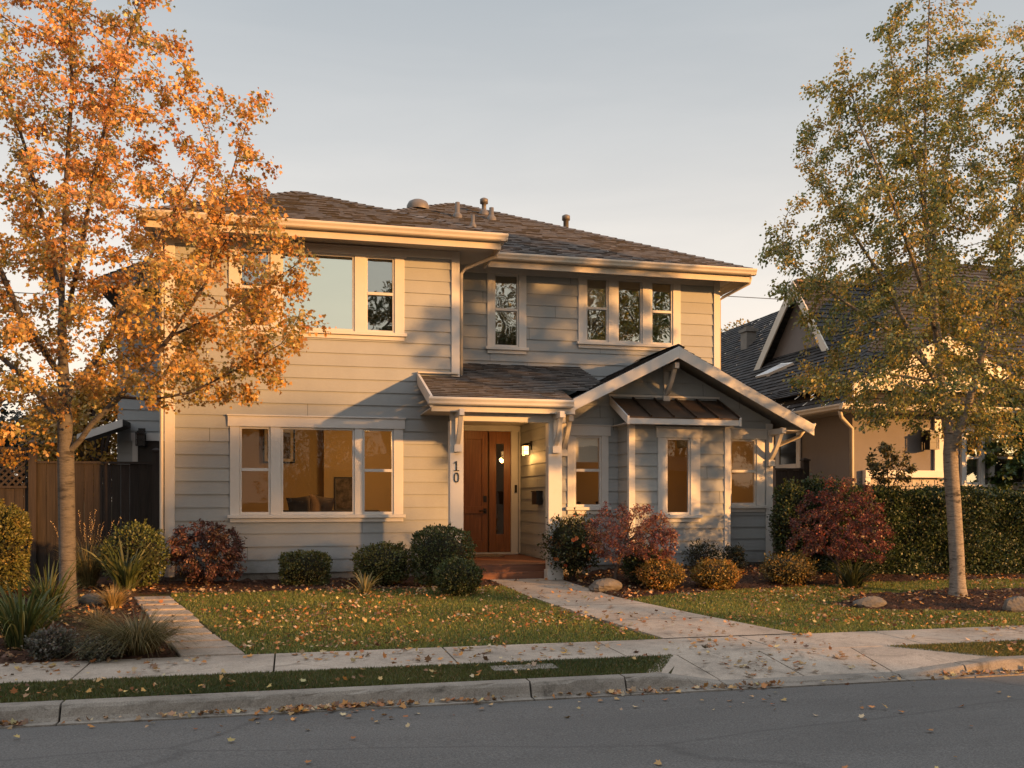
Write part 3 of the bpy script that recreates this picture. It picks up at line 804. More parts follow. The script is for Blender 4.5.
# inner doorway and partition edge seen through the big window
b = MB(); b.box(atx(324, 18.9), 2.65, 18.92, 19.29, .21, 2.74)
b.build('interior_partition', M_room, house)
lamp('room_light', (1.3, 16.9, 2.35), 44, (1, .56, .2), .15)
lamp('room_light', (6.9, 16.9, 2.3), 18, (1, .54, .2), .15)

# --- roofs
R0 = 5.66
PK = (.15, 17.85, 7.08); EL, ER, EF = -2.16, 3.42, 14.86
PB = (3.63, 20.9, 8.08); BEF = 16.0; BER = 8.53; BELF = -1.27
RB = (.15, 23.6, 7.08)
b = MB()
shingles(b, [(EL, EF, R0), (ER, EF, R0), PK])
shingles(b, [(ER, EF, R0), (ER, 24, R0), RB, PK])
shingles(b, [(EL, 25, R0), (EL, EF, R0), PK, RB])
b.poly([(ER, 24, R0), (EL, 25, R0), RB])
rf = b.build('roof', M_shingle, house)
b = MB(); ridge_caps(b, (EL, EF, R0), PK); ridge_caps(b, (ER, EF, R0), PK); ridge_caps(b, RB, PK); b.build('ridge_cap', M_shingle, rf)
b = MB(); gutter(b, (EL-.0, EF+.02, R0-.125), (ER+.06, EF+.02, R0-.125), (0, -1, 0)); gutter(b, (ER-.06, EF-.08, R0-.1245), (ER-.06, BEF+.0, R0-.1245), (1, 0, 0))
gutter(b, (EL+.02, 24.5, R0-.1245), (EL+.02, EF-.08, R0-.1245), (-1, 0, 0)); b.build('gutter', M_cream, rf, bevel=.003)
b = MB(); b.box(EL+.03, ER-.03, EF+.035, EF+.06, R0-.24, R0-.02); b.box(ER-.06, ER-.031, EF+.06, BEF+.2, R0-.24, R0-.02); b.box(EL+.031, EL+.06, EF+.06, 24.4, R0-.24, R0-.02); b.build('fascia', M_cream, rf)
b = MB(); b.box(EL+.06, ER-.06, EF+.06, YM+.6, ZE+.001, ZE+.02); b.box(XC+.02, ER-.06, YM+.6, 16.3, ZE+.001, ZE+.02); b.box(EL+.06, XL, YM+.6, 24, ZE+.001, ZE+.02); b.build('soffit', M_soffit, rf)

b = MB()
shingles(b, [(BELF, BEF, R0), (BER, BEF, R0), PB])
shingles(b, [(BER, BEF, R0), (BER, 25.8, R0), PB])
b.poly([(BER, 25.8, R0), (BELF, 25.8, R0), PB]); b.poly([(BELF, 25.8, R0), (BELF, BEF, R0), PB])
rb = b.build('roof', M_shingle, house)
b = MB(); ridge_caps(b, (BER, BEF, R0), PB); ridge_caps(b, (-.2, 17.07, 6.19), PB); b.build('ridge_cap', M_shingle, rb)
b = MB(); gutter(b, (ER-.0, BEF+.02, R0-.125), (BER+.05, BEF+.02, R0-.125), (0, -1, 0)); gutter(b, (BER-.07, BEF-.08, R0-.1245), (BER-.07, 25.5, R0-.1245), (1, 0, 0)); b.build('gutter', M_cream, rb, bevel=.003)
b = MB(); b.box(ER+.0, BER-.03, BEF+.035, BEF+.06, R0-.24, R0-.02); b.box(BER-.06, BER-.031, BEF+.06, 25, R0-.24, R0-.02); b.build('fascia', M_cream, rb)
b = MB(); b.box(XC+.05, BER-.06, BEF+.06, YU+.5, ZE+.081, ZE+.10); b.box(XU, BER-.06, YU+.5, 25, ZE+.081, ZE+.10); b.build('soffit', M_soffit, rb)
# vents and pipes on the roofs
def roof_z(x, y):
    zs = [R0]
    t = [ (y-EF)/(PK[1]-EF), (ER-x)/(ER-PK[0]), (x-EL)/(PK[0]-EL) ]
    zs.append(R0+(PK[2]-R0)*max(-1, min(t+[1])))
    t2 = [(y-BEF)/(PB[1]-BEF), (BER-x)/(BER-PB[0]), (x-BELF)/(PB[0]-BELF)]
    zs.append(R0+(PB[2]-R0)*max(-1, min(t2+[1])))
    return max(zs)
def pipe(u, v, Y, h, r, capr=0):
    x = atx(u, Y); z = roof_z(x, Y)-.05; b = MB()
    prof = [(r*2.2, z), (r*2.0, z+.09), (r*1.25, z+.13), (r, z+.15), (r, z+h)]
    if capr: prof += [(capr, z+h), (capr, z+h+.09), (capr*.4, z+h+.12)]
    b.lathe(prof, x, Y, 14); return b.build('vent_pipe', M_vent, house)
pipe(457.5, 0, 19.2, .36, .05); pipe(473, 0, 18.2, .30, .035); pipe(484, 0, 19.8, .28, .05, .09); pipe(491.5, 0, 19.2, .30, .05)
pipe(566, 0, 19.6, .58, .06, .09)
def dome(u, v, Y, r=.26):
    x = atx(u, Y); z = roof_z(x, Y); zt = atz(u, v, Y)
    b = MB(); b.lathe([(r, z-.05), (r, zt-.2), (r*.97, zt-.13), (r*.8, zt-.05), (r*.5, zt-.01), (.02, zt)], x, Y, 18); b.build('roof_vent', M_vent, house)
dome(257, 190, 20.0, .27); dome(418, 200, 20.0, .25)

# --- downspouts
def spout(pts, r=.03):
    b = MB(); b.tube(pts, r, 8); b.build('downspout', M_cream, house)
spout([(XL-.09, 14.92, R0-.12), (XL-.09, 14.98, R0-.22), (XL-.09, YM-.06, R0-.48), (XL-.09, YM-.06, .15), (XL-.10, YM-.2, .05)])
spout([(ER+.02, 15.3, R0-.13), (ER-.02, 15.3, R0-.24), (XC+.16, 15.62, R0-.40), (XC+.085, 15.62, R0-.50), (XC+.085, 15.62, 3.3)])
spout([(BER+.03, 16.1, R0-.13), (BER, 16.1, R0-.24), (XU+.14, 16.6, R0-.40), (XU+.08, 16.7, R0-.46), (XU+.08, 16.7, 3.0)])

# --- porch roof: shed from the upper wall down to the front eave, its left edge over the main wall
PE, PZ = 14.0, 2.86; PSL = .345
PX0 = 2.10
b = MB()
zt = PZ+(YU-PE)*PSL
zm = PZ+(YM-PE)*PSL
zq = PZ+.66*PSL
shingles(b, [(PX0, PE, PZ), (4.36, PE, PZ), (4.36, PE+.66, zq), (5.3, PE+.66, zq), (5.3, YU, zt), (XC+.02, YU, zt), (XC+.02, YM-.03, zm), (PX0, YM-.03, zm)])
pr = b.build('porch_roof', M_shingle, house)
b = MB(); gutter(b, (PX0-.06, PE+.02, PZ-.125), (4.34, PE+.02, PZ-.125), (0, -1, 0)); b.build('gutter', M_trim, pr, bevel=.003)
b = MB(); b.box(PX0, 4.40, PE+.03, PE+.06, PZ-.22, PZ-.02)
b.hexa([(PX0-.03, PE-.03, PZ-.17), (PX0+.012, PE-.03, PZ-.17), (PX0+.012, YM-.03, zm-.15), (PX0-.03, YM-.03, zm-.15), (PX0-.03, PE-.03, PZ+.015), (PX0+.012, PE-.03, PZ+.015), (PX0+.012, YM-.03, zm+.035), (PX0-.03, YM-.03, zm+.035)])
b.build('fascia', M_trim, pr, bevel=.004)
b = MB(); b.box(PX0-.02, XC-.0, YM-.10, YM-.031, zm+.03, zm+.055); b.build('flashing', M_cream, pr)
b = MB(); b.box(PX0+.03, WL-.04, PE+.07, YD-.01, PZ-.155, PZ-.135); b.build('soffit', M_soffit, pr)
b = MB(); b.box(2.45, WL-.032, 14.25, 14.43, PZ-.34, PZ-.156); b.build('beam', M_trim, pr, bevel=.005)
# posts
def post(x0, x1, y0, y1, zb, zt_, label=None):
    b = MB(); b.box(x0, x1, y0, y1, zb, zt_); b.box(x0-.02, x1+.02, y0-.02, y1+.02, zb, zb+.16)
    o = b.build('porch_post', M_trim, house, bevel=.006)
    if label: o['label'] = label
    return o
plx0, plx1 = atx(450, 14.25), atx(463.5, 14.25)
pl_ = post(plx0, plx1, 14.25, 14.43, .0, PZ-.341, 'left porch post carrying the number 10')
prx0, prx1 = atx(548.5, 14.25), atx(562, 14.25)
pr_ = post(prx0, prx1, 14.25, 14.43, .0, PZ-.341)
def bracket(parent, x, yw, zb, reach, rise, w=.085):
    "knee brace: plate on the wall, arm out to the eave, bowed diagonal"
    b = MB()
    b.box(x-w/2, x+w/2, yw-.055, yw+.002, zb, zb+rise+.05)
    b.box(x-w/2+.004, x+w/2-.004, yw-reach, yw-.055, zb+rise-.05, zb+rise+.048)
    b.box(x-w/2-.02, x+w/2+.02, yw-.075, yw-.001, zb-.09, zb+.02)
    n = 6; P = []
    for i in range(n+1):
        t = i/n; P.append((yw-.05-(reach-.12)*t, zb+.02+(rise-.06)*t-.05*math.sin(math.pi*t)))
    for (y0, z0), (y1, z1) in zip(P, P[1:]):
        b.hexa([(x-w/2+.008, y0, z0), (x+w/2-.008, y0, z0), (x+w/2-.008, y1, z1), (x-w/2+.008, y1, z1), (x-w/2+.008, y0, z0+.10), (x+w/2-.008, y0, z0+.10), (x+w/2-.008, y1, z1+.10), (x-w/2+.008, y1, z1+.10)])
    return b.build('bracket', M_trim, parent, bevel=.004)
bracket(house, (plx0+plx1)/2+.01, 14.25, 2.12, .40, .50)
bracket(house, (prx0+prx1)/2, 14.25, 2.12, .40, .50)
# house number: strokes of real metal
def digit(ch, x, y, z, h, mat, parent):
    t = h*.10; w = h*.52; b = MB()
    if ch == '1':
        b.box(x-t*.5, x+t*.5, y-.014, y, z-h/2, z+h/2); b.beam((x-.0, y-.007, z+h/2-t*.5), (x-w*.52, y-.007, z+h/2-h*.24), .013, t*.8, (0, 0, 1)); b.box(x-w*.5, x+w*.5, y-.0135, y-.0005, z-h/2, z-h/2+t*.75)
    else:
        n = 28; R = [(x+(w/2)*math.copysign(abs(math.cos(a))**.75, math.cos(a)), z+(h/2)*math.copysign(abs(math.sin(a))**.85, math.sin(a))) for a in [2*math.pi*i/n for i in range(n)]]
        r = [(x+(p-x)*(1-2*t/w), z+(q-z)*(1-2*t/h)) for p, q in R]
        for i in range(n):
            j = (i+1) % n
            b.hexa([(R[i][0], y-.014, R[i][1]), (R[j][0], y-.014, R[j][1]), (r[j][0], y-.014, r[j][1]), (r[i][0], y-.014, r[i][1]), (R[i][0], y, R[i][1]), (R[j][0], y, R[j][1]), (r[j][0], y, r[j][1]), (r[i][0], y, r[i][1])])
    return b.build('house_number', mat, parent)
xn = (plx0+plx1)/2-.005
digit('1', xn, 14.248, atz(457, 466, 14.25), .155, M_black, pl_); digit('0', xn, 14.248, atz(457, 477.5, 14.25), .155, M_black, pl_)
# porch floor and step
b = MB(); zf = .235
for i in range(22):
    y0 = 14.62+(YD-14.62)*i/22; b.box(XC+.03, WL-.035, y0+.004, 14.62+(YD-14.62)*(i+1)/22-.003, zf-.03, zf)
b.box(XC+.03, WL-.035, 14.64, YD, .0, zf-.031); b.box(2.8, WL-.04, 14.60, 14.638, -.05, zf-.032)
pf = b.build('porch_floor', M_deck, house)
b = MB(); b.box(2.85, 4.10, 14.47, 14.598, -.05, .115); b.build('step', M_deck, pf, bevel=.005)
# front door with side light
b = MB()
b.box(2.90, 3.02, YD-.06, YD+.05, .24, 2.60); b.box(4.135, 4.27, YD-.06, YD+.05, .24, 2.60); b.box(2.86, 4.29, YD-.075, YD+.05, 2.60, 2.74)
b.box(2.9, 4.27, YD-.09, YD+.05, .236, .275)
b.build('door_casing', M_trim, house, bevel=.005)
xd0 = atx(441, YD); xd1 = atx(487.5, YD); xs0 = atx(489, YD); xs1 = 4.134
b = MB(); zb_, zt_ = .28, 2.598
def framed(b, x0, x1, z0, z1, rails, y, st=.11):
    b.box(x0, x0+st, y, y+.045, z0, z1); b.box(x1-st, x1, y, y+.045, z0, z1)
    for a, c in rails: b.box(x0+st, x1-st, y+.001, y+.044, a, c)
xd0 = max(xd0, 3.021)-.45
framed(b, xd0, xd1, zb_, zt_, [(zb_, zb_+.22), (1.02, 1.16), (zt_-.16, zt_)], YD-.02)
b.box(xd0+.11, xd1-.11, YD+.002, YD+.02, zb_+.22, 1.02); b.box(xd0+.11, xd1-.11, YD+.002, YD+.02, 1.16, zt_-.16)
for q in (.33, .66):
    xq = xd0+.11+(xd1-xd0-.22)*q; b.box(xq-.005, xq+.005, YD-.002, YD+.003, zb_+.23, zt_-.17)
dr = b.build('front_door', M_door, house, bevel=.004)
b = MB(); xh = xd1-.055; b.box(xh-.032, xh+.032, YD-.035, YD-.02, 1.24, 1.36); b.build('deadbolt', M_black, dr, bevel=.004)
b = MB(); b.box(xh-.03, xh+.03, YD-.034, YD-.02, 1.02, 1.12); b.tube([(xh, YD-.03, 1.07), (xh, YD-.075, 1.07), (xh-.12, YD-.08, 1.07)], .013, 8); b.build('handle', M_black, dr)
b = MB(); framed(b, xs0, xs1, zb_, zt_, [(zb_, .62), (2.36, zt_)], YD-.018, .135); sdl = b.build('side_light', M_door, house, bevel=.004)
b = MB(); b.poly([(xs0+.11, YD+.004, .6), (xs1-.11, YD+.004, .6), (xs1-.11, YD+.004, 2.38), (xs0+.11, YD+.004, 2.38)]); b.build('glass', glassmat('side_glass', .13, (.5, .4, .28), wob=.10), sdl)
b = MB(); b.box(2.94, 4.25, YD+.3, YD+.32, .24, 2.62); b.build('interior_wall', M_room_dark, house)
# lantern, mailbox and bell on the recess wall (its face looks along -x)
def lantern(parent, x, y, z, nx, ny, s=1.0, lit=True, name='wall_lantern'):
    b = MB(); tx, ty = -ny, nx
    def P(a, o, zz): return (x+nx*o+tx*a, y+ny*o+ty*a, z+zz)
    def bx(a0, a1, o0, o1, z0, z1):
        b.hexa([P(a0*s, o0*s, z0*s), P(a1*s, o0*s, z0*s), P(a1*s, o1*s, z0*s), P(a0*s, o1*s, z0*s), P(a0*s, o0*s, z1*s), P(a1*s, o0*s, z1*s), P(a1*s, o1*s, z1*s), P(a0*s, o1*s, z1*s)])
    bx(-.055, .055, 0, .02, -.02, .16); bx(-.015, .015, .02, .12, .10, .125)
    bx(-.075, .075, .045, .195, .06, .085); bx(-.05, .05, .07, .17, .085, .11)
    for a in (-.065, .065):
        for o in (.055, .185): bx(a-.006, a+.006, o-.006, o+.006, -.12, .06)
    bx(-.072, .072, .048, .192, -.135, -.12); bx(-.066, .066, .055, .185, -.04, -.034)
    L = b.build(name, M_black, parent)
    g = MB(); q = [P(a*s, o*s, zz*s) for zz in (-.118, .058) for a, o in ((-.055, .065), (.055, .065), (.055, .175), (-.055, .175))]
    g.hexa(q); g.build('lantern_glass', M_lamp if lit else M_black, L)
    return L
yl = 16.35; zl = atz(530, 450, yl)
LX = WL-.017
def on_recess(u):  # depth on the plane x = WL
    k = (u-512)/FPX; dx, dy = FX+RX*k, FY+RY*k; return dy*WL/dx
yl = on_recess(532); zl = EYE+(HOR-449)*yl/((FY+RY*(20/FPX))*FPX)
lantern(house, LX-.003, yl, zl, -1, 0, .88)
lamp('porch_light', (LX-.16, yl, zl-.14), 14, (1, .48, .13), .05)
ym = on_recess(541); b = MB(); b.box(LX-.11, LX, ym-.17, ym+.17, 1.20, 1.42); b.box(LX-.125, LX, ym-.18, ym+.18, 1.421, 1.445); b.build('mailbox', M_black, house, bevel=.006)
b = MB(); b.box(4.20, 4.245, YD-.085, YD-.061, 1.42, 1.57); b.build('doorbell', M_black, house)
M_ceil = emit('ceiling_glow', (1, .72, .42), 3)
for q in (3.30, 3.97):
    b = MB(); b.lathe([(.085, PZ-.156), (.085, PZ-.166), (.07, PZ-.168)], q+.08, 15.25, 20); b.build('ceiling_light', M_ceil, house)
lamp('porch_light', (3.45, 15.9, PZ-.28), 12, (1, .48, .14), .1)

# --- gable roof over the wing
GF = 14.62; GZ = 3.90; gx = GP[0]; gl_, gr_ = 2.55, 2.50
b = MB()
zl_ = GZ-gl_*GS; zr_ = GZ-gr_*GS
YV = 17.0
# left slope stops where it meets the porch roof
shingles(b, [(gx+gr_, GF, zr_), (gx+gr_, 24.4, zr_), (gx, 24.4, GZ), (gx, GF, GZ)])
yj = PE+(GZ-PZ)/PSL  # porch roof meets the ridge height here
lx = gx-1.99; lz = GZ-1.99*GS
shingles(b, [(lx, 16.6, lz), (lx, GF, lz), (gx, GF, GZ), (gx, 16.6, GZ)])
gb = b.build('gable_roof', M_shingle, house)
b = MB()
b.poly([(lx, GF+.01, lz-.03), (lx, 16.5, lz-.03), (gx, 16.5, GZ-.04), (gx, GF+.01, GZ-.04)])
b.poly([(gx, GF+.01, GZ-.04), (gx, 24, GZ-.04), (gx+gr_-.02, 24, zr_-.03), (gx+gr_-.02, GF+.01, zr_-.03)])
b.build('soffit', M_trim, gb)
b = MB(); ridge_caps(b, (gx, GF, GZ+.01), (gx, YU, GZ+.01)); b.build('ridge_cap', M_shingle, gb)
b = MB()
def rake(b, x0, z0, x1, z1, y0, y1, h=.20, dz=-.01):
    b.hexa([(x0, y0, z0-h+dz), (x1, y0, z1-h+dz), (x1, y1, z1-h+dz), (x0, y1, z0-h+dz), (x0, y0, z0+dz), (x1, y0, z1+dz), (x1, y1, z1+dz), (x0, y1, z0+dz)])
rake(b, lx-.02, lz-.01, gx, GZ, GF-.035, GF+.01); rake(b, gx, GZ, gx+gr_+.06, zr_-.03, GF-.035, GF+.01)
b.build('bargeboard', M_trim, gb, bevel=.004)
b = MB(); gutter(b, (gx+gr_-.03, 24.2, zr_-.13), (gx+gr_-.03, GF-.02, zr_-.13), (1, 0, 0)); b.build('gutter', M_cream, gb, bevel=.003)
b = MB(); b.box(WR+.0, gx+gr_-.06, GF+.02, 24, zr_-.16, zr_-.14); b.build('soffit', M_soffit, gb)
bracket(house, gx, YW-.012, GP[1]-.66, .52, .50); bracket(house, WR-.03, YW-.03, 1.98, .50, .52); bracket(house, WL+.2, YW-.012, 2.12, .5, .52)
spout([(gx+gr_+.03, GF+.25, zr_-.12), (gx+gr_-.02, GF+.3, zr_-.22), (WR+.10, YW+.1, zr_-.42), (WR+.08, YW+.12, zr_-.5), (WR+.08, YW+.12, .2)], .032)
# --- metal bay roof
MX0, MX1 = 5.40, 7.42; MYF = 14.32; MZ0, MZ1 = 2.635, 3.03; MYB = YW-.02
b = MB(); n = 6; d = Vector((0, MYB-MYF, MZ1-MZ0)); nn = Vector((0, -(MZ1-MZ0), MYB-MYF)).normalized()
b.hexa([(MX0, MYF, MZ0), (MX1, MYF, MZ0), (MX1, MYB, MZ1), (MX0, MYB, MZ1), (MX0, MYF, MZ0+.018), (MX1, MYF, MZ0+.018), (MX1, MYB, MZ1+.018), (MX0, MYB, MZ1+.018)])
for i in range(6):
    xx = lerp(MX0+.012, MX1-.012, i/5); b.beam((xx, MYF-.006, MZ0+.036), (xx, MYB, MZ1+.036), .022, .036, nn)
mr = b.build('bay_roof', M_metal, house)
b = MB(); b.box(MX0+.004, MX1-.004, MYF+.004, MYF+.035, MZ0-.10, MZ0-.002)
for xx in (MX0-.016, MX1-.022):
    b.hexa([(xx, MYF-.012, MZ0-.11), (xx+.038, MYF-.012, MZ0-.11), (xx+.038, MYB, MZ1-.10), (xx, MYB, MZ1-.10), (xx, MYF-.012, MZ0+.03), (xx+.038, MYF-.012, MZ0+.03), (xx+.038, MYB, MZ1+.045), (xx, MYB, MZ1+.045)])
b.box(MX0+.02, MX1-.02, MYF+.036, YW-.02, MZ0-.085, MZ0-.07); b.box(MX0-.03, MX1+.03, MYB-.02, MYB+.006, MZ1+.046, MZ1+.085)
b.build('bay_fascia', M_trim, mr, bevel=.003)

# --- rear wing at the left with the small side awning
b = MB()
siding(b, (0, 19.5), (1, 0), (0, -1), .1, 5.4, K(-3.3), K(XL+.02))
siding(b, (-3.3, 0), (0, -1), (-1, 0), .1, 5.4, K(-24.5), K(-19.5))
b.build('wall', M_siding, house)
b = MB(); shingles(b, [(-3.7, 24.6, 5.46), (-3.7, 18.95, 5.46), (-2.0, 18.95, 6.2), (-2.0, 24.6, 6.2)]); b.poly([(-3.7, 18.95, 5.44), (-3.7, 24.6, 5.44), (-2.0, 24.6, 5.46), (-2.0, 18.95, 5.46)])
b.poly([(-3.7, 18.95, 5.44), (-2.0, 18.95, 5.44), (-2.0, 18.95, 6.19)]); sw = b.build('roof', M_shingle, house)
b = MB(); gutter(b, (-3.72, 18.94, 5.34), (-2.1, 18.94, 5.34), (0, -1, 0)); b.build('gutter', M_cream, sw)
b = MB(); b.box(-3.02, -2.92, 19.42, 19.48, .3, 2.45); b.box(-2.15, -2.07, 19.42, 19.48, .3, 2.45); b.box(-3.04, -2.05, 19.41, 19.48, 2.45, 2.6); b.build('door_casing', M_trim, house)
b = MB(); b.box(-2.92, -2.15, 19.455, 19.478, .3, 2.45); b.build('side_door', M_black, house)
b = MB(); b.hexa([(-3.80, 18.6, 2.42), (-3.06, 18.6, 2.70), (-3.06, 19.47, 2.70), (-3.80, 19.47, 2.42), (-3.80, 18.6, 2.52), (-3.06, 18.6, 2.80), (-3.06, 19.47, 2.80), (-3.80, 19.47, 2.52)]); aw = b.build('awning', M_shingle, house)
b = MB(); b.hexa([(-3.85, 18.56, 2.36), (-3.06, 18.56, 2.66), (-3.06, 18.6, 2.66), (-3.85, 18.6, 2.36), (-3.85, 18.56, 2.50), (-3.06, 18.56, 2.80), (-3.06, 18.6, 2.80), (-3.85, 18.6, 2.50)]); b.build('fascia', M_trim, aw)
lantern(house, -2.84, 19.40, 2.50, 0, -1, 1.2, False)

# --- furniture seen through the glass
def soft_block(b, x0, x1, y0, y1, z0, z1): b.box(x0, x1, y0, y1, z0, z1)
sofa = empty('sofa', (.6, 17.3, .2), 'dark sofa behind the wide ground-floor window', 'sofa')
b = MB(); b.box(-.35, 1.65, 16.9, 17.7, .36, .72); b.build('seat', M_fabric, sofa, bevel=.05)
b = MB(); b.box(-.3, 1.6, 16.75, 16.95, .5, 1.10); b.build('backrest', M_fabric, sofa, bevel=.06)
for xx in (-.42, 1.52):
    b = MB(); b.box(xx, xx+.2, 16.8, 17.7, .36, .98); b.build('armrest', M_fabric, sofa, bevel=.05)
for xx in (-.3, 1.55):
    for yy in (16.85, 17.6):
        b = MB(); b.lathe([(.03, .2), (.03, .37)], xx+.04, yy, 8); b.build('leg', M_black, sofa)
def cushion(name, x, y, z, w, h, rot, mat, label, group=None):
    n = 10; V = []; F = []
    for sgn in (1, -1):
        for i in range(n+1):
            for j in range(n+1):
                u, v = i/n*2-1, j/n*2-1
                th = .085*(1-abs(u)**2.5)*(1-abs(v)**2.5)**1.0
                pin = 1-.10*(1-abs(u)**2)*abs(v)**3; pin2 = 1-.10*(1-abs(v)**2)*abs(u)**3
                p = Vector((u*w/2*pin2, -sgn*th, v*h/2*pin)); V.append(p)
    b = MB(); N = (n+1)**2
    c, s_ = math.cos(rot), math.sin(rot)
    W3 = [(x+p.x*c-p.z*s_, y+p.y, z+p.x*s_+p.z*c) for p in V]
    for sgn in range(2):
        for i in range(n):
            for j in range(n):
                q = [sgn*N+i*(n+1)+j, sgn*N+(i+1)*(n+1)+j, sgn*N+(i+1)*(n+1)+j+1, sgn*N+i*(n+1)+j+1]
                if sgn: q = q[::-1]
                b.poly([W3[k] for k in q], smooth=True)
    o = b.build(name, mat); tag(o, label, 'cushion', group)
cushion('cushion', .18, 16.68, 1.13, .46, .44, .12, M_fabric, 'dark cushion leaning left on the sofa behind the wide window')
cushion('cushion', .52, 16.66, 1.14, .46, .44, -.18, M_fabric2, 'brown cushion tilted against the dark sofa behind the wide window')
def picture(x0, x1, z0, z1, y, label, fm=M_black, mat_w=.06):
    p = empty('framed_picture', ((x0+x1)/2, y, z0), label, 'picture')
    b = MB(); t = .03
    b.box(x0, x1, y, y+.03, z0, z0+t); b.box(x0, x1, y, y+.03, z1-t, z1); b.box(x0, x0+t, y, y+.03, z0+t, z1-t); b.box(x1-t, x1, y, y+.03, z0+t, z1-t); b.build('frame', fm, p)
    b = MB(); b.box(x0+t, x1-t, y+.012, y+.028, z0+t, z1-t); b.build('mount', M_paper, p)
    b = MB(); m = t+mat_w; b.box(x0+m, x1-m, y+.006, y+.0115, z0+m, z1-m); b.build('print', M_art, p)
picture(atx(263, 19.2), atx(295, 19.2), atz(280, 463, 19.2), atz(280, 428, 19.2), 19.2, 'black framed picture high on the left of the lit living room wall')
picture(atx(334, 18.9), atx(357, 18.9), atz(345, 511, 18.88), atz(345, 477, 18.88), 18.88, 'dark leafy print standing low beyond the sofa in the lit living room', M_black, .005)
cab = empty('bookcase', (6.7, 18.2, .25), 'dark low bookcase seen through the tall bay window', 'bookcase')
b = MB(); b.box(6.25, 7.5, 18.15, 18.5, .25, 1.25); b.build('body', M_fabric, cab, bevel=.01)
for i in range(3):
    b = MB(); b.box(6.27+i*.41, 6.66+i*.41, 18.12, 18.149, .3, 1.2); b.build('door', M_fabric2, cab, bevel=.006)
for i, xx in enumerate((6.72, 6.86, 7.02, 7.15)):
    b = MB(); b.lathe([(.045, 1.25), (.05, 1.42), (.03, 1.5), (.018, 1.53), (.018, 1.62+.04*(i % 2)), (.022, 1.64+.04*(i % 2))], xx, 18.28, 10)
    tag(b.build('bottle', M_black), 'dark bottle standing on the bookcase inside the bay window', 'bottle', 'bottles on the bookcase in the bay')
chair = empty('armchair', (5.1, 16.4, .25), 'brown armchair behind the sash window beside the porch', 'armchair')
b = MB(); b.box(4.7, 5.4, 16.1, 16.75, .45, .7); b.build('seat', M_fabric2, chair, bevel=.04)
b = MB(); b.box(4.72, 5.38, 16.7, 16.85, .5, 1.25); b.build('backrest', M_fabric2, chair, bevel=.05)
for xx in (4.66, 5.32):
    b = MB(); b.box(xx, xx+.12, 16.1, 16.75, .45, .95); b.build('armrest', M_fabric2, chair, bevel=.03)
for xx in (4.72, 5.3):
    for yy in (16.15, 16.7):
        b = MB(); b.lathe([(.025, .25), (.03, .46)], xx+.04, yy, 8); b.build('leg', M_black, chair)
b = MB(); b.box(3.25, 3.85, YD-.75, YD-.14, zf+.001, zf+.016); tag(b.build('doormat', pbr('coir_mat', (.19, .14, .09), .95, .3, 30, .5, 200), bevel=.004), 'plain coir doormat on the porch floor by the wooden front door', 'doormat')
# ------------------------------------------------------------------ trees
CR = Vector((RX, RY, 0)); CF = Vector((FX, FY, 0))
def plane_pt(u, v, base):
    "point of the upright plane through base, square to the line of sight, seen at a photo position"
    t = base[0]*FX+base[1]*FY; k = (u-512)/FPX
    return FX*t+RX*k*t, FY*t+RY*k*t, EYE+(HOR-v)*t/FPX
def inside(poly, x, y):
    r = np.zeros(len(x), bool); n = len(poly)
    for i in range(n):
        (x0, y0), (x1, y1) = poly[i], poly[(i+1) % n]
        c = ((y0 > y) != (y1 > y)) & (x < (x1-x0)*(y-y0)/((y1-y0) or 1e-9)+x0); r ^= c
    return r
def envelope_pts(poly, n, seed, depth=.85, shell=.35):
    "points spread through the round volume that has this outline (across, height)"
    rg = np.random.default_rng(seed); A = np.array(poly); out = []
    lo, hi = A.min(0), A.max(0)
    got = 0
    while got < n:
        x = rg.uniform(lo[0], hi[0], 4000); z = rg.uniform(lo[1], hi[1], 4000); ok = inside(poly, x, z); x, z = x[ok], z[ok]
        L = np.full(len(x), 1e9); R = np.full(len(x), -1e9)
        for (x0, z0), (x1, z1) in zip(poly, poly[1:]+poly[:1]):
            if z0 == z1: continue
            t = (z-z0)/(z1-z0); m = (t >= 0) & (t <= 1); xx = x0+t*(x1-x0)
            L = np.where(m, np.minimum(L, xx), L); R = np.where(m, np.maximum(R, xx), R)
        c = (L+R)/2; h = np.maximum((R-L)/2, .05); d = rg.uniform(-1, 1, len(x))*h*depth
        e = ((x-c)/h)**2+(d/(h*depth))**2; ok = (e < 1.0) & (rg.random(len(x)) < shell+(1-shell)*e)
        out.append(np.column_stack([x, d, z])[ok]); got += ok.sum()
    return np.vstack(out)[:n]
def colonize(roots, attr, step=.16, infl=1.3, kill=.28, iters=140, droop=0.0, seed=0):
    rg = np.random.default_rng(seed)
    nodes = []; par = []
    for pl in roots:
        prev = pl[0]
        if prev is None: prev = -1
        for p in pl[1:]:
            nodes.append(np.array(p, float)); par.append(prev); prev = len(nodes)-1
    A = np.array(attr); alive = np.ones(len(A), bool)
    for it in range(iters):
        kd = kdtree.KDTree(len(nodes))
        for i, p in enumerate(nodes): kd.insert(p, i)
        kd.balance()
        acc = {}
        for i in np.nonzero(alive)[0]:
            co, idx, dist = kd.find(A[i])
            if dist < kill: alive[i] = False; continue
            if dist < infl:
                d = (A[i]-nodes[idx])/dist
                acc.setdefault(idx, []).append(d)
        if not acc: break
        for idx, ds in acc.items():
            d = np.sum(ds, axis=0)
            if np.linalg.norm(d) < .15: d = ds[0]
            d = d/np.linalg.norm(d)
            if par[idx] >= 0:
                pd = nodes[idx]-nodes[par[idx]]; pd /= max(np.linalg.norm(pd), 1e-6); d = d+.45*pd
            d = d+rg.normal(0, .16, 3); d[2] -= droop; d /= np.linalg.norm(d)
            nodes.append(nodes[idx]+d*step); par.append(idx)
    return np.array(nodes), np.array(par)
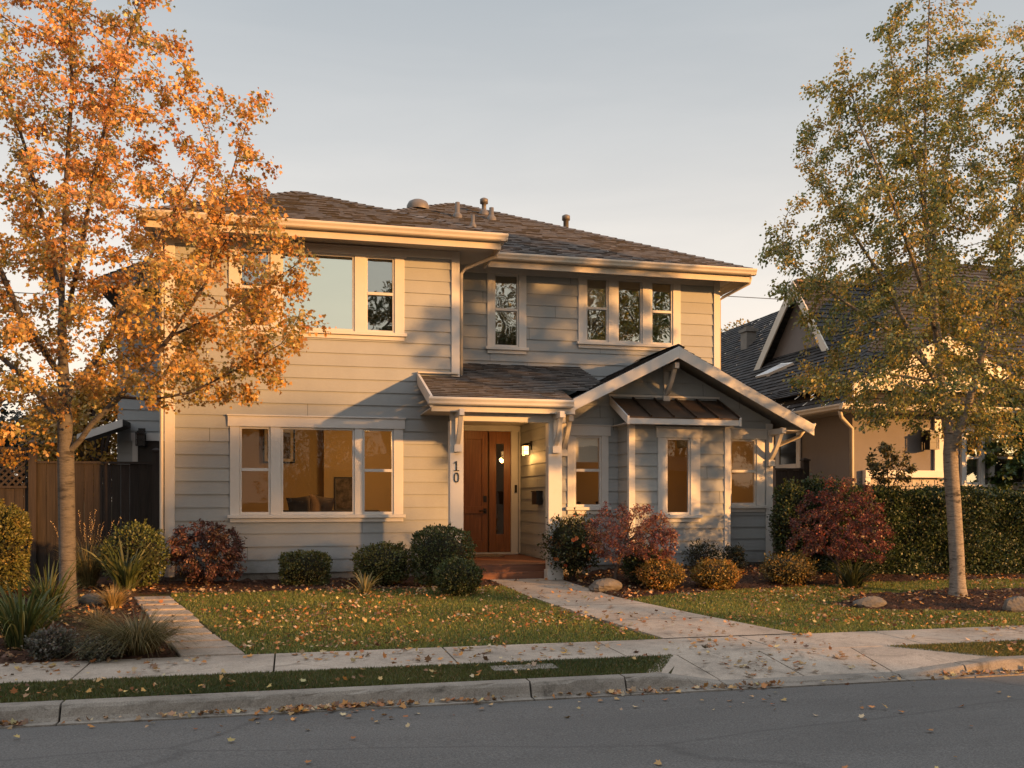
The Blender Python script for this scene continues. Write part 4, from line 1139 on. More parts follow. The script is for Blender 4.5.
def radii(par, tip=.004, ex=2.35):
    n = len(par); acc = np.zeros(n); r = np.zeros(n)
    for i in range(n-1, -1, -1):
        r[i] = max(tip, acc[i]**(1/ex)) if acc[i] > 0 else tip
        if par[i] >= 0: acc[par[i]] += r[i]**ex
    return r
def skeleton(b, nodes, par, r, skip=0, sides=(10, 6, 4), rmin=0, rmax=9):
    ch = {}
    for i, p in enumerate(par): ch.setdefault(int(p), []).append(i)
    stack = [(i, None) for i in ch.get(-1, [])]
    while stack:
        i, start = stack.pop()
        pts, rr = ([], []) if start is None else ([nodes[start]], [min(r[start], r[i]*1.25)])
        while True:
            pts.append(nodes[i]); rr.append(r[i]); k = ch.get(i, [])
            if not k: break
            k = sorted(k, key=lambda q: -r[q])
            for q in k[1:]: stack.append((q, i))
            i = k[0]
        if len(pts) >= 2:
            R = max(rr); s = sides[0] if R > .05 else sides[1] if R > .015 else sides[2]
            # split where it crosses the thickness bounds
            seg = []; sr = []
            for p, q in zip(pts, rr):
                if rmin <= q <= rmax: seg.append(p); sr.append(q)
                else:
                    if len(seg) >= 2: b.tube(seg, sr, s, cap=False)
                    seg, sr = [p] if q > rmax else [], [q] if q > rmax else []
                    if q > rmax: seg, sr = [p], [min(q, rmax)]
            if len(seg) >= 2: b.tube(seg, sr, s, cap=False)
def shade_by(P, cols, w, jit, clump_scale, seed):
    "leaf colours that change by clump"
    rg = np.random.default_rng(seed); K_ = max(6, int(len(P)/90)); cen = P[rg.integers(0, len(P), K_)]
    kd = kdtree.KDTree(K_)
    for i, c in enumerate(cen): kd.insert(c, i)
    kd.balance(); w = np.array(w, float)/sum(w)
    ci = rg.choice(len(cols), K_, p=w); idx = np.array([ci[kd.find(p)[1]] for p in P])
    own = rg.random(len(P)) < .38; idx[own] = rg.choice(len(cols), own.sum(), p=w)
    c = np.array(cols, float)[idx]*(1+rg.normal(0, jit, (len(P), 1)))
    return np.clip(c*(1+rg.normal(0, .06, (len(P), 3))), .004, 1)
def leaf_cloud(nodes, par, r, n, rmax, spread, seed, base_n=0):
    rg = np.random.default_rng(seed)
    ok = np.nonzero((r < rmax) & (np.arange(len(r)) >= base_n))[0]
    # tips get more
    has = np.zeros(len(r), bool); has[par[par >= 0]] = True
    wgt = np.where(has[ok], 1.0, 2.2); wgt = wgt*rg.gamma(2.2, 1.0, len(ok)); wgt /= wgt.sum()
    k = rg.choice(ok, n, p=wgt); t = rg.random((n, 1)); pk = np.maximum(par[k], 0)
    base = nodes[k]*(1-t)+nodes[pk]*t
    off = unit(rg.normal(size=(n, 3)))*(rg.random((n, 1))**.6)*spread
    tw = nodes[k]-nodes[pk]
    return base+off, unit(off+.4*unit(tw))
def tree(name, label, cat, base, trunk_pts, limbs, env_uv, n_attr, n_leaf, leaf, cols, w, mats, r_trunk, seed, depth=.85, spread=.13, step=.17, tmpl=MAPLE, droop_leaf=.5, infl=1.4, kill=.30, twig_n=0, leaf_r=.016, group=None, shell=.35, olive=0):
    """trunk and main limbs as photo-traced polylines in the tree's own upright plane, with depth offsets; the crown grows into its outline"""
    bx, by = base; bz = Z(bx, by)
    root = empty(name, (bx, by, bz), label, cat, group)
    def loc(u, v, d=0):
        p = Vector(plane_pt(u, v, base)); return p+CF*d
    def to_l(p):
        q = Vector(p)-Vector((bx, by, 0)); return (q.dot(CR), q.dot(CF), q.z)
    env = [to_l(loc(u, v)) for u, v in env_uv]; env = [(e[0], e[2]) for e in env]
    A = envelope_pts(env, n_attr, seed, depth, shell)
    roots = []; cnt = 0; start = None
    def dens(pl):
        out = []
        for (p, q) in zip(pl, pl[1:]):
            n = max(1, int((Vector(q)-Vector(p)).length/step))
            for i in range(n): out.append(tuple(Vector(p).lerp(Vector(q), i/n)))
        out.append(tuple(pl[-1])); return out
    tl = dens([to_l(loc(*p)) for p in trunk_pts]); roots.append([-1]+tl); cnt = len(tl); flat = list(tl)
    for lb in limbs:
        pl = dens([to_l(loc(*p)) for p in lb])
        j = min(range(len(flat)), key=lambda i: (Vector(flat[i])-Vector(pl[0])).length)
        roots.append([j]+pl[1:]); flat += pl[1:]
    nb = len(flat)
    nodes, par = colonize(roots, A, step, infl, kill, seed=seed)
    r = radii(par, .0032)
    r0 = r[0]; sc = r_trunk/r0
    f = np.clip((r-.004)/(r0-.004), 0, 1); r = r*(1+(sc-1)*f**.5) if sc > 1 else r*np.where(r > .01, 1+(sc-1)*f, 1)
    # root flare
    hz = nodes[:, 2]-nodes[0][2]
    fl = (np.arange(len(r)) < len(tl)) & (hz < .45); r = np.where(fl, r*(1+.45*(1-hz/.45)**2), r)
    Wd = lambda L: np.array([bx, by, 0])+L[:, :1]*np.array(CR)+L[:, 1:2]*np.array(CF)+L[:, 2:3]*np.array((0, 0, 1))
    nw = Wd(nodes)
    b = MB(); skeleton(b, nw, par, r, rmin=.03, rmax=9); tr = b.build('trunk', mats[0], root)
    b = MB(); skeleton(b, nw, par, r, rmin=0, rmax=.03)
    br = b.build('branches', mats[1], root)
    P, D = leaf_cloud(nodes, par, r, n_leaf, leaf_r, spread, seed+1, len(tl))
    Pw = Wd(P); Dw = D[:, :1]*np.array(CR)+D[:, 1:2]*np.array(CF)+D[:, 2:3]*np.array((0, 0, 1))
    rg = np.random.default_rng(seed+2)
    along = unit(Dw+rg.normal(0, .5, Dw.shape)); along[:, 2] -= droop_leaf
    nrm = rg.normal(0, .7, Dw.shape); nrm[:, 2] += .6
    col = shade_by(Pw, cols, w, .2, 1, seed+3)
    if olive:
        zz = (Pw[:, 2]-Pw[:, 2].min())/(np.ptp(Pw[:, 2])); q = np.clip((.62-zz)*1.5+rg.normal(0, .22, len(zz)), 0, .8)[:, None]*olive
        col = col*(1-q)+q*np.array([.34, .27, .065])*rg.uniform(.7, 1.25, (len(zz), 1))
    lv = leaves('crown', Pw, along, nrm, rg.uniform(leaf[0], leaf[1], len(Pw)), col, mats[2], root, tmpl, .3, .25)
    lv['kind'] = 'stuff'
    return root, nw, par, r, Pw

lb = G(68, 607)
tree('maple_tree', 'orange-leaved autumn maple with grey banded trunk in the planted bed by the fence', 'tree', lb,
     [(68, 612), (67.5, 560), (66.5, 500), (65.5, 440), (64, 390), (62, 330), (63, 260), (66, 180), (72, 90), (70, 10)],
     [[(70, 455, 0), (95, 425, -.1), (125, 398, -.15), (150, 372, -.2), (180, 340, -.3), (215, 290, -.35), (240, 240, -.4)],
      [(125, 398, -.15), (160, 402, -.25), (200, 395, -.3), (250, 372, -.4), (290, 350, -.45)],
      [(65, 430, 0), (40, 400, .1), (10, 370, .2), (-40, 330, .3), (-90, 280, .3)],
      [(64, 400, 0), (85, 350, .4), (110, 280, .7), (140, 210, .8), (190, 130, .7)],
      [(63, 380, 0), (40, 320, -.5), (20, 250, -.8), (0, 160, -.9)],
      [(63, 330, 0), (90, 270, -.3), (110, 200, -.5), (130, 110, -.5), (150, 30, -.4)],
      [(63, 300, 0), (35, 230, .3), (10, 140, .4), (-10, 70, .3)],
      [(180, 340, -.3), (220, 320, -.2), (265, 290, -.1), (300, 262, 0)],
      [(215, 290, -.35), (235, 220, -.5), (252, 160, -.5), (265, 118, -.5)]],
     [(20, 458), (60, 420), (92, 418), (118, 388), (150, 400), (200, 414), (245, 406), (292, 380), (325, 330), (320, 245), (300, 205), (284, 172), (276, 112), (268, 106), (252, 138), (228, 165), (196, 205), (172, 190), (200, 148), (214, 110), (208, 62), (190, 20), (172, -22), (110, -60), (40, -55), (-40, -10), (-70, 80), (-150, 120), (-185, 230), (-170, 340), (-110, 430), (-40, 470)],
     3000, 62000, (.028, .062), [(.57, .27, .06), (.62, .35, .08), (.46, .19, .045), (.44, .31, .075), (.30, .25, .07), (.38, .16, .05)], [4, 3, 2.4, 1.8, 1.5, 1.2], (M_bark, M_twig, M_leaf), 0.098, 21, depth=.8, spread=.145, droop_leaf=.6, leaf_r=.0125, shell=.6, olive=.55)

rbse = G(957, 596)
tree('aspen_tree', 'tall olive and gold tree with pale forked trunk on the lawn before the hedge', 'tree', rbse,
     [(958, 601), (957, 560), (954, 510), (951, 470), (950, 435), (942, 395), (938, 340), (930, 270), (925, 200), (925, 120), (928, 40), (930, -15)],
     [[(951, 448, 0), (962, 420, -.05), (972, 380, -.1), (985, 320, -.2), (1000, 240, -.3), (1015, 150, -.3), (1020, 60, -.3)],
      [(944, 400, 0), (925, 370, -.1), (895, 340, -.2), (860, 320, -.25), (825, 295, -.2), (785, 265, -.2)],
      [(942, 395, 0), (920, 330, .3), (890, 260, .5), (850, 200, .5), (815, 150, .5)],
      [(938, 340, 0), (905, 290, -.5), (870, 220, -.8), (840, 150, -.8), (830, 100, -.7)],
      [(985, 320, -.2), (1030, 270, -.1), (1080, 220, 0), (1110, 170, 0)],
      [(960, 425, 0), (1000, 390, .4), (1050, 360, .6), (1090, 330, .7)],
      [(935, 300, 0), (950, 220, .5), (970, 140, .7), (985, 70, .6)],
      [(930, 270, 0), (910, 180, -.3), (890, 110, -.3), (880, 50, -.3)],
      [(944, 400, 0), (910, 385, -.5), (870, 380, -.7), (830, 385, -.8), (795, 395, -.8)]],
     [(940, 440), (905, 418), (872, 434), (845, 424), (812, 402), (780, 385), (800, 350), (775, 285), (752, 238), (762, 210), (800, 222), (812, 190), (796, 140), (800, 78), (818, 95), (850, 72), (872, 20), (905, -18), (962, -22), (985, 55), (1008, 38), (1060, 60), (1120, 150), (1150, 280), (1120, 400), (1060, 470), (1005, 440), (975, 450)],
     5000, 90000, (.028, .060), [(.18, .195, .055), (.26, .24, .065), (.115, .14, .042), (.46, .33, .07), (.34, .24, .06), (.20, .22, .07)], [3, 2.8, 2, 2.3, 1.2, 2], (M_birch, M_birch, M_leaf), 0.104, 33, depth=.75, spread=.15, tmpl=OVAL*np.array([1.25, 1]), droop_leaf=.6, leaf_r=.0125, shell=.6)

# ------------------------------------------------------------------ shrubs
def bumpy(u3, seed, amp):
    a = np.sin(u3[:, 0]*3.1+seed)*np.cos(u3[:, 1]*2.7+seed*1.7)+.6*np.sin(u3[:, 2]*5.3+u3[:, 0]*4.1+seed*.7)+.4*np.sin(u3[:, 1]*8.1-u3[:, 2]*6+seed)
    return 1+amp*a
def ball_shrub(name, label, cat, u0, u1, vt, vb, cols, w, n, leaf, seed, boxy=.0, amp=.05, depth=.9, group=None, core=True, loose=.0, flowers=None, open_base=0):
    "dense shrub whose outline in the photo spans u0..u1, vt..vb"
    bx, by = G((u0+u1)/2, vb); t = bx*FX+by*FY
    rx = (u1-u0)/2*t/FPX; h = (vb-vt)*t/FPX; ry = rx*depth; by2 = by+ry*.75; bx2 = bx+ry*.75*FX/FY*.9
    bz = Z(bx2, by2); root = empty(name, (bx2, by2, bz), label, cat, group)
    rg = np.random.default_rng(seed)
    d = unit(rg.normal(size=(n, 3))); 
    if boxy: d = np.sign(d)*np.abs(d)**(1-boxy*.55); d = d/np.maximum(np.max(np.abs(d), axis=1, keepdims=True)**.6*np.linalg.norm(d, axis=1, keepdims=True)**.4, 1e-6)*(.96 if boxy < .6 else .93)
    rad = (1-loose*.5*rg.random(n)-.32*rg.random(n)**2.2)*bumpy(d, seed, amp)
    rad *= 1+loose*.25*rg.normal(0, 1, n)
    cz = bz+h*.5+open_base*h*.15; hz = h*(.5-open_base*.12)
    P = np.column_stack([bx2+d[:, 0]*rad*rx, by2+d[:, 1]*rad*ry, cz+d[:, 2]*rad*hz])
    ns = 10+int(30*loose); sdr = unit(rg.normal(size=(ns, 3))); sdr[:, 2] = np.abs(sdr[:, 2]); pick_ = rg.random(n) < .05+.08*loose     # stray shoots
    si = rg.integers(0, ns, n); rs = rg.uniform(.9, 1.12+.25*loose, n)
    Q = np.column_stack([bx2+sdr[si, 0]*rs*rx, by2+sdr[si, 1]*rs*ry, cz+sdr[si, 2]*rs*hz])+rg.normal(0, .012, (n, 3))
    P[pick_] = Q[pick_]; d[pick_] = sdr[si][pick_]; rad[pick_] = 1
    keep = P[:, 2] > bz+.01; P = P[keep]; d = d[keep]; m = len(P)
    along = unit(d*.9+rg.normal(0, .55, (m, 3))+np.array([0, 0, .25])); nrm = unit(d+rg.normal(0, .5, (m, 3)))
    c = shade_by(P, cols, w, .22, 1, seed)
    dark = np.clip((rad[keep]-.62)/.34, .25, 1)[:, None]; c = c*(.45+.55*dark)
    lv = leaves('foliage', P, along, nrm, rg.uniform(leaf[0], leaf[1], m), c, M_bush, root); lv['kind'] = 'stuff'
    b = MB()
    for i in range(9):
        a = rg.uniform(0, 2*math.pi); q = rg.uniform(.25, .7)
        b.tube([(bx2+rg.normal(0, .02), by2+rg.normal(0, .02), bz-.03), (bx2+math.cos(a)*rx*q*.5, by2+math.sin(a)*ry*q*.5, bz+h*.35), (bx2+math.cos(a)*rx*q, by2+math.sin(a)*ry*q, bz+h*.75)], [.014, .010, .005], 5, cap=False)
    b.build('stems', M_twig, root)
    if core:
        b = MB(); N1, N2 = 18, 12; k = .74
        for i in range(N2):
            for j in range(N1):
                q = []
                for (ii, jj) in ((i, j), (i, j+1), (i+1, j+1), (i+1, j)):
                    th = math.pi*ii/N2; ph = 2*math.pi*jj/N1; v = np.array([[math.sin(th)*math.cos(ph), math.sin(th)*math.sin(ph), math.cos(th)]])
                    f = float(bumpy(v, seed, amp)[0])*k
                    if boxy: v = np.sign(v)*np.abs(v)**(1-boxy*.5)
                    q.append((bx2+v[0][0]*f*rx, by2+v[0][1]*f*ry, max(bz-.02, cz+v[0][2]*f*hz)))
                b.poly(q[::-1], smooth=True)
        b.build('shade_core', M_core, root)  # near-black solid core: the shrub's inner shade put into its colour
    if flowers:
        fc, fn_, fs = flowers; dd = unit(rg.normal(size=(fn_, 3))); dd[:, 1] = -np.abs(dd[:, 1]); rr = .98*bumpy(dd, seed, amp)
        b = MB()
        for q, f in zip(dd, rr):
            p = Vector((bx2+q[0]*f*rx, by2+q[1]*f*ry, cz+q[2]*f*hz))
            if p.z < bz+.15: continue
            col = np.array(fc[rg.integers(len(fc))])*rg.uniform(.8, 1.2)
            for ring, (rn, rr_, ti) in enumerate(((6, 1.0, .25), (5, .65, .6), (3, .35, .95))):
                for k2 in range(rn):
                    a = 2*math.pi*k2/rn+ring*.5; ax = Vector(q); u1_ = ax.orthogonal().normalized(); v1_ = ax.cross(u1_)
                    o = u1_*math.cos(a)+v1_*math.sin(a); tv = v1_*math.cos(a)-u1_*math.sin(a); s_ = fs*rr_
                    b.poly([p+tv*(-s_*.3), p+o*s_*.6*(1-ti*.5)+ax*s_*ti*.6-tv*s_*.4, p+o*s_*(1-ti*.5)+ax*s_*ti, p+o*s_*.6*(1-ti*.5)+ax*s_*ti*.6+tv*s_*.4, p+tv*(s_*.3)], tuple(col))
        b.build('blossoms', M_bush, root)
    return root
BOX = [(.085, .095, .028), (.12, .12, .036), (.055, .068, .022), (.17, .15, .045)]; BW = [3, 2, 2, 1]
DK = [(.045, .064, .022), (.068, .09, .03), (.032, .046, .017), (.11, .12, .042)]
ball_shrub('boxwood_shrub', 'small squarish clipped boxwood below the wide ground-floor window', 'shrub', 275, 328, 552, 587, BOX, BW, 5200, (.022, .042), 3, boxy=.28, loose=.12, amp=.06, group='boxwoods along the house front')
ball_shrub('boxwood_shrub', 'rounded boxwood with uneven bright top behind the strappy tuft', 'shrub', 351, 411, 544, 588, BOX, BW, 6400, (.022, .045), 4, boxy=.0, loose=.16, amp=.08, group='boxwoods along the house front')
ball_shrub('boxwood_shrub', 'largest dark round boxwood at the foot of the numbered porch post', 'shrub', 408, 473, 527, 589, DK, BW, 9000, (.022, .042), 5, boxy=.05, loose=.08, amp=.04, group='boxwoods along the house front')
ball_shrub('boxwood_shrub', 'low dark ball boxwood beside the front walk at the porch step', 'shrub', 433, 482, 560, 598, DK, BW, 6000, (.02, .038), 6, boxy=.0, loose=.06, amp=.035, group='boxwoods along the house front')
SPI = [(.25, .155, .035), (.32, .19, .04), (.17, .12, .03), (.36, .16, .04), (.12, .10, .03)]
ball_shrub('spirea_shrub', 'golden mounded spirea nearest the front walk', 'shrub', 639, 688, 561, 592, SPI, [3, 3, 2, 1, 1], 5200, (.018, .038), 7, loose=.18, amp=.06, group='golden spireas before the wing')
ball_shrub('spirea_shrub', 'golden mounded spirea before the bay window corner', 'shrub', 695, 747, 562, 591, SPI, [3, 3, 2, 1, 1], 5200, (.018, .038), 8, loose=.18, amp=.06, group='golden spireas before the wing')
ball_shrub('spirea_shrub', 'looser olive-gold spirea at the right corner of the wing', 'shrub', 766, 823, 555, 588, [(.20, .13, .035), (.14, .11, .03), (.26, .16, .04), (.09, .085, .028)], [3, 3, 2, 1], 4600, (.018, .04), 9, loose=.35, amp=.07, group='golden spireas before the wing')
ball_shrub('rose_bush', 'rose bush with small orange blooms beside the right porch post', 'shrub', 545, 604, 517, 583, [(.055, .065, .022), (.085, .085, .028), (.035, .045, .018), (.12, .07, .03)], [3, 2, 2, 1], 5600, (.028, .055), 10, loose=.4, amp=.09, flowers=([(.62, .20, .06), (.60, .26, .10), (.5, .12, .05)], 26, .04), open_base=.4)
ball_shrub('evergreen_shrub', 'dark low shrub under the red maple by the bay', 'shrub', 624, 672, 548, 586, DK, BW, 3600, (.025, .05), 12, loose=.25)
ball_shrub('privet_bush', 'tall yellow-green squared bush at the left edge before the fence', 'shrub', -50, 14, 504, 596, [(.115, .115, .03), (.16, .145, .04), (.075, .08, .025), (.22, .17, .05)], [3, 2, 2, 1], 12000, (.028, .052), 13, boxy=.5, amp=.06)
ball_shrub('evergreen_shrub', 'round dark shrub behind the sword-leaved plant at the house corner', 'shrub', 94, 160, 525, 590, [(.09, .11, .032), (.12, .135, .042), (.06, .075, .026)], [3, 2, 2], 5200, (.025, .05), 14, loose=.15)
ball_shrub('evergreen_shrub', 'dark shrub at the left end of the tall hedge, behind the wing', 'shrub', 776, 824, 484, 572, DK, BW, 7600, (.03, .06), 15, loose=.25, amp=.08)
ball_shrub('groundcover_shrub', 'grey-green low lavender mound by the pavement edge', 'shrub', 22, 66, 632, 662, [(.10, .098, .08), (.075, .078, .06), (.14, .125, .105)], [3, 2, 1], 2600, (.015, .04), 16, loose=.45, amp=.05, core=False)
ball_shrub('groundcover_shrub', 'small dull green creeping mound right of the lavender', 'shrub', 72, 116, 640, 664, [(.08, .085, .06), (.11, .105, .075)], [3, 2], 1900, (.015, .035), 17, loose=.45, amp=.05, core=False)
for (a, c, vt, vb, sd_, lab) in ((688, 724, 543, 572, 18, 'wispy dark salvia with one red spike before the bay'), (724, 748, 548, 572, 19, 'small dark salvia at the right end of the bay')):
    ball_shrub('salvia_plant', lab, 'plant', a, c, vt, vb, [(.05, .055, .03), (.075, .07, .04)], [1, 1], 1500, (.02, .05), sd_, loose=.5, amp=.1, core=False)

# small trees with cut, layered foliage
def small_tree(name, label, cat, u, vb, env_uv, n_attr, n_leaf, leaf, cols, w, seed, tmpl, r_t, stems, spread=.08, step=.07, depth=.9, droop=.5, infl=.7, kill=.14, leaf_r=.0075, mat=None, shell=.15):
    base = G(u, vb)
    return tree(name, label, cat, base, stems[0], stems[1:], env_uv, n_attr, n_leaf, leaf, cols, w, (M_twig, M_twig, mat or M_bush), r_t, seed, depth, spread, step, tmpl, droop, infl, kill, leaf_r=leaf_r, shell=shell)
RED = [(.15, .045, .038), (.21, .075, .05), (.10, .035, .03), (.26, .13, .07), (.08, .04, .03)]
PALM = np.array([(0, 0), (.12, .28), (.48, .42), (.2, .52), (.30, .85), (.06, .62), (0, 1.05), (-.06, .62), (-.30, .85), (-.2, .52), (-.48, .42), (-.12, .28)])
small_tree('japanese_maple', 'red laceleaf maple spreading before the left side of the bay', 'small tree', 617, 588,
    [(600, 560), (582, 548), (580, 522), (600, 506), (635, 502), (668, 512), (682, 535), (676, 562), (662, 572), (640, 560), (622, 556)], 1100, 9000, (.022, .046), RED, [3, 3, 2, 1.6, 1], 41, PALM, .028,
    [[(614, 590), (616, 572), (622, 550), (628, 532), (634, 516)], [(617, 570, 0), (606, 550, .1), (598, 535, .15)], [(622, 552, 0), (640, 540, -.15), (658, 532, -.2)], [(624, 545, 0), (644, 530, .2), (664, 540, .3)]])
small_tree('japanese_maple', 'wide dark-red maple dome between the wing corner and the hedge', 'small tree', 838, 584,
    [(796, 558), (783, 548), (788, 520), (802, 498), (828, 480), (846, 472), (864, 480), (880, 498), (893, 530), (888, 556), (866, 566), (840, 554)], 1500, 10500, (.024, .05), [(.135, .038, .035), (.20, .06, .047), (.09, .033, .03), (.20, .095, .055), (.07, .035, .03)], [3, 2, 2.5, 1, 1.2], 42, PALM, .035,
    [[(839, 586), (838, 568), (835, 545), (836, 520), (840, 496)], [(838, 566, 0), (820, 545, .1), (805, 528, .2)], [(838, 562, 0), (858, 540, .15), (872, 522, .2)], [(836, 545, 0), (825, 520, -.3), (818, 505, -.4)], [(836, 545, 0), (852, 520, -.3), (862, 505, -.4)]])
small_tree('nandina_bush', 'burgundy-leaved rounded bush at the left corner of the house front', 'shrub', 206, 585,
    [(176, 578), (166, 556), (167, 535), (184, 523), (206, 520), (232, 526), (247, 542), (247, 562), (238, 579), (207, 582)], 1000, 9500, (.026, .052), [(.11, .048, .042), (.155, .07, .055), (.075, .038, .032), (.19, .115, .065), (.07, .055, .035)], [3, 2, 2, 1.3, 1], 43, OVAL, .018,
    [[(206, 588), (206, 570), (205, 550), (206, 535)], [(206, 584, 0), (196, 565, .1), (186, 548, .15)], [(206, 584, 0), (218, 565, .1), (230, 548, .1)], [(206, 582, 0), (200, 562, -.2), (194, 545, -.3)], [(206, 582, 0), (214, 560, -.2), (222, 543, -.3)]])

# ------------------------------------------------------------------ strap-leaved plants and grasses
def straps(name, label, cat, u, vb, height, spread, n, width, cols, seed, arch=.5, segs=6, group=None, heads=0, twist=.5):
    bx, by = G(u, vb); bz = Z(bx, by); rg = np.random.default_rng(seed); root = empty(name, (bx, by, bz), label, cat, group)
    V = []; st = []; lp = []; C = []
    for i in range(n):
        a = rg.uniform(0, 2*math.pi); ln = height*rg.uniform(.55, 1.08); out = spread*rg.uniform(.15, 1.0); ar = arch*rg.uniform(.4, 1.3)
        o = Vector((math.cos(a), math.sin(a), 0)); tw = a+math.pi/2+rg.normal(0, twist); sv = Vector((math.cos(tw), math.sin(tw), 0))
        p0 = Vector((bx, by, bz-.02))+o*rg.uniform(0, .12)*spread*1.6; c = np.array(cols[rg.integers(len(cols))])*rg.uniform(.7, 1.25); wd = width*rg.uniform(.6, 1.15)
        k0 = len(V)
        for s in range(segs+1):
            t = s/segs; p = p0+o*out*(t**1.5)+Vector((0, 0, 1))*(ln*(t-ar*.75*t**3)); ww = wd*(1-t**2.2)*(.6+.4*min(1, t*4))+.0008
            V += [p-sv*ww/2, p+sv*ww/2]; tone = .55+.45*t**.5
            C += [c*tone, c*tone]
        for s in range(segs):
            q = k0+2*s; st.append(len(lp)); lp += [q, q+1, q+3, q+2]
    lv = np_mesh('foliage', [tuple(v) for v in V], st, lp, np.clip(np.array(C), .004, 1), M_grass, root); lv['kind'] = 'stuff'
    if heads:
        P = []; D = []
        for i in range(heads):
            a = rg.uniform(0, 2*math.pi); out = spread*rg.uniform(.2, .9); ln = height*rg.uniform(.9, 1.25)
            for k in range(26):
                t = k/26; P.append((bx+math.cos(a)*out*(.75+.25*t)+rg.normal(0, .008), by+math.sin(a)*out*(.75+.25*t)+rg.normal(0, .008), bz+ln*(.72+.3*t)))
                D.append((rg.normal(0, .4)+math.cos(a)*.4, rg.normal(0, .4)+math.sin(a)*.4, 1))
        P = np.array(P); leaves('seed_heads', P, np.array(D), rand_dirs(len(P)), 0.02, palette(len(P), [(.38, .27, .14), (.46, .33, .18)]), M_grass, root, DIAM)['kind'] = 'stuff'
    return root
GRN = [(.085, .115, .032), (.115, .14, .04), (.06, .082, .025), (.19, .17, .05)]
straps('iris_clump', 'big clump of tall green sword leaves at the left edge of the bed', 'plant', 22, 648, .98, .74, 230, .026, GRN, 51, .75)
straps('iris_clump', 'green sword-leaved clump just left of the maple trunk base', 'plant', 48, 622, .95, .56, 150, .024, GRN, 52, .65)
straps('flax_plant', 'upright strappy flax with pale-edged leaves at the left house corner', 'plant', 126, 592, .98, .62, 130, .04, [(.10, .125, .04), (.13, .145, .05), (.19, .19, .075), (.06, .08, .026)], 53, .6)
straps('fountain_grass', 'tall straw-coloured grass with seed heads behind the maple trunk', 'plant', 88, 588, .95, .55, 800, .007, [(.26, .20, .08), (.17, .15, .055), (.34, .26, .11)], 54, .5, heads=12)
straps('blond_grass', 'short blond grass tuft lit by sun beside the stepping path', 'plant', 113, 609, .42, .34, 420, .006, [(.46, .32, .12), (.38, .26, .09), (.30, .22, .08)], 55, .55)
straps('sedge_mound', 'arching olive-brown sedge mound by the pavement next to the stepping path', 'plant', 138, 654, .62, .80, 1500, .007, [(.12, .11, .045), (.17, .14, .06), (.085, .08, .035), (.24, .19, .09)], 56, .85)
straps('sedge_mound', 'small brown sedge tuft beyond the arching mound', 'plant', 98, 628, .36, .4, 360, .007, [(.14, .11, .05), (.19, .14, .06)], 57, .8)
straps('strap_tuft', 'small pale strappy tuft between the two boxwoods', 'plant', 364, 594, .46, .40, 40, .022, [(.24, .21, .09), (.16, .16, .06), (.30, .26, .13)], 58, .55)
straps('agapanthus_clump', 'low arching green clump below the wide dark-red maple', 'plant', 853, 588, .72, .72, 130, .026, [(.06, .075, .028), (.085, .095, .036), (.12, .12, .05)], 59, .7)
straps('salvia_spike', 'lone slender red-tipped flower stem before the bay wall', 'plant', 708, 568, .62, .10, 7, .009, [(.07, .06, .03)], 60, .1, heads=1)
straps('flax_plant', 'thin sword leaves left of the flax at the fence foot', 'plant', 104, 576, .7, .45, 44, .03, [(.10, .11, .04), (.15, .14, .05)], 61, .45)

# stones
def stone(name, label, u0, u1, vt, vb, seed, group=None):
    bx, by = G((u0+u1)/2, vb); t = bx*FX+by*FY; rx = (u1-u0)/2*t/FPX; h = (vb-vt)*t/FPX; bz = Z(bx, by); rg = np.random.default_rng(seed)
    b = MB(); n1, n2 = 20, 12; off = rg.uniform(0, 6, 6); g = {}
    planes = [(Vector(unit(rg.normal(size=(1, 3)))[0]), rg.uniform(.72, .92)) for _ in range(9)]
    for i in range(n2+1):
        for j in range(n1):
            th = math.pi*i/n2; ph = 2*math.pi*j/n1; d = Vector((math.sin(th)*math.cos(ph), math.sin(th)*math.sin(ph), math.cos(th)))
            r = 1.0
            for p, q in planes:
                dp = d.dot(p)
                if dp > .05: r = min(r, q/dp)
            r += .03*math.sin(ph*5+off[0]+th*7)
            g[i, j] = (bx+d.x*r*rx, by+rx*.6+d.y*r*rx*.7, bz+h*.32+d.z*r*h*.68)
    for i in range(n2):
        for j in range(n1): b.poly([g[i, j], g[i+1, j], g[i+1, (j+1) % n1], g[i, (j+1) % n1]], smooth=False)
    return tag(b.build(name, M_stone), label, 'stone', group)
stone('garden_stone', 'flat grey stone under the red laceleaf maple at the walk edge', 591, 627, 579, 592, 71)
stone('garden_stone', 'low rounded stone at the left end of the mulch ring round the pale trunk', 858, 894, 597, 608, 72)
stone('garden_stone', 'upright pale stone at the right edge of the mulch ring round the pale trunk', 1008, 1042, 597, 613, 73)
stone('garden_stone', 'dark half-buried stone beside the maple trunk base', 78, 104, 594, 606, 74)
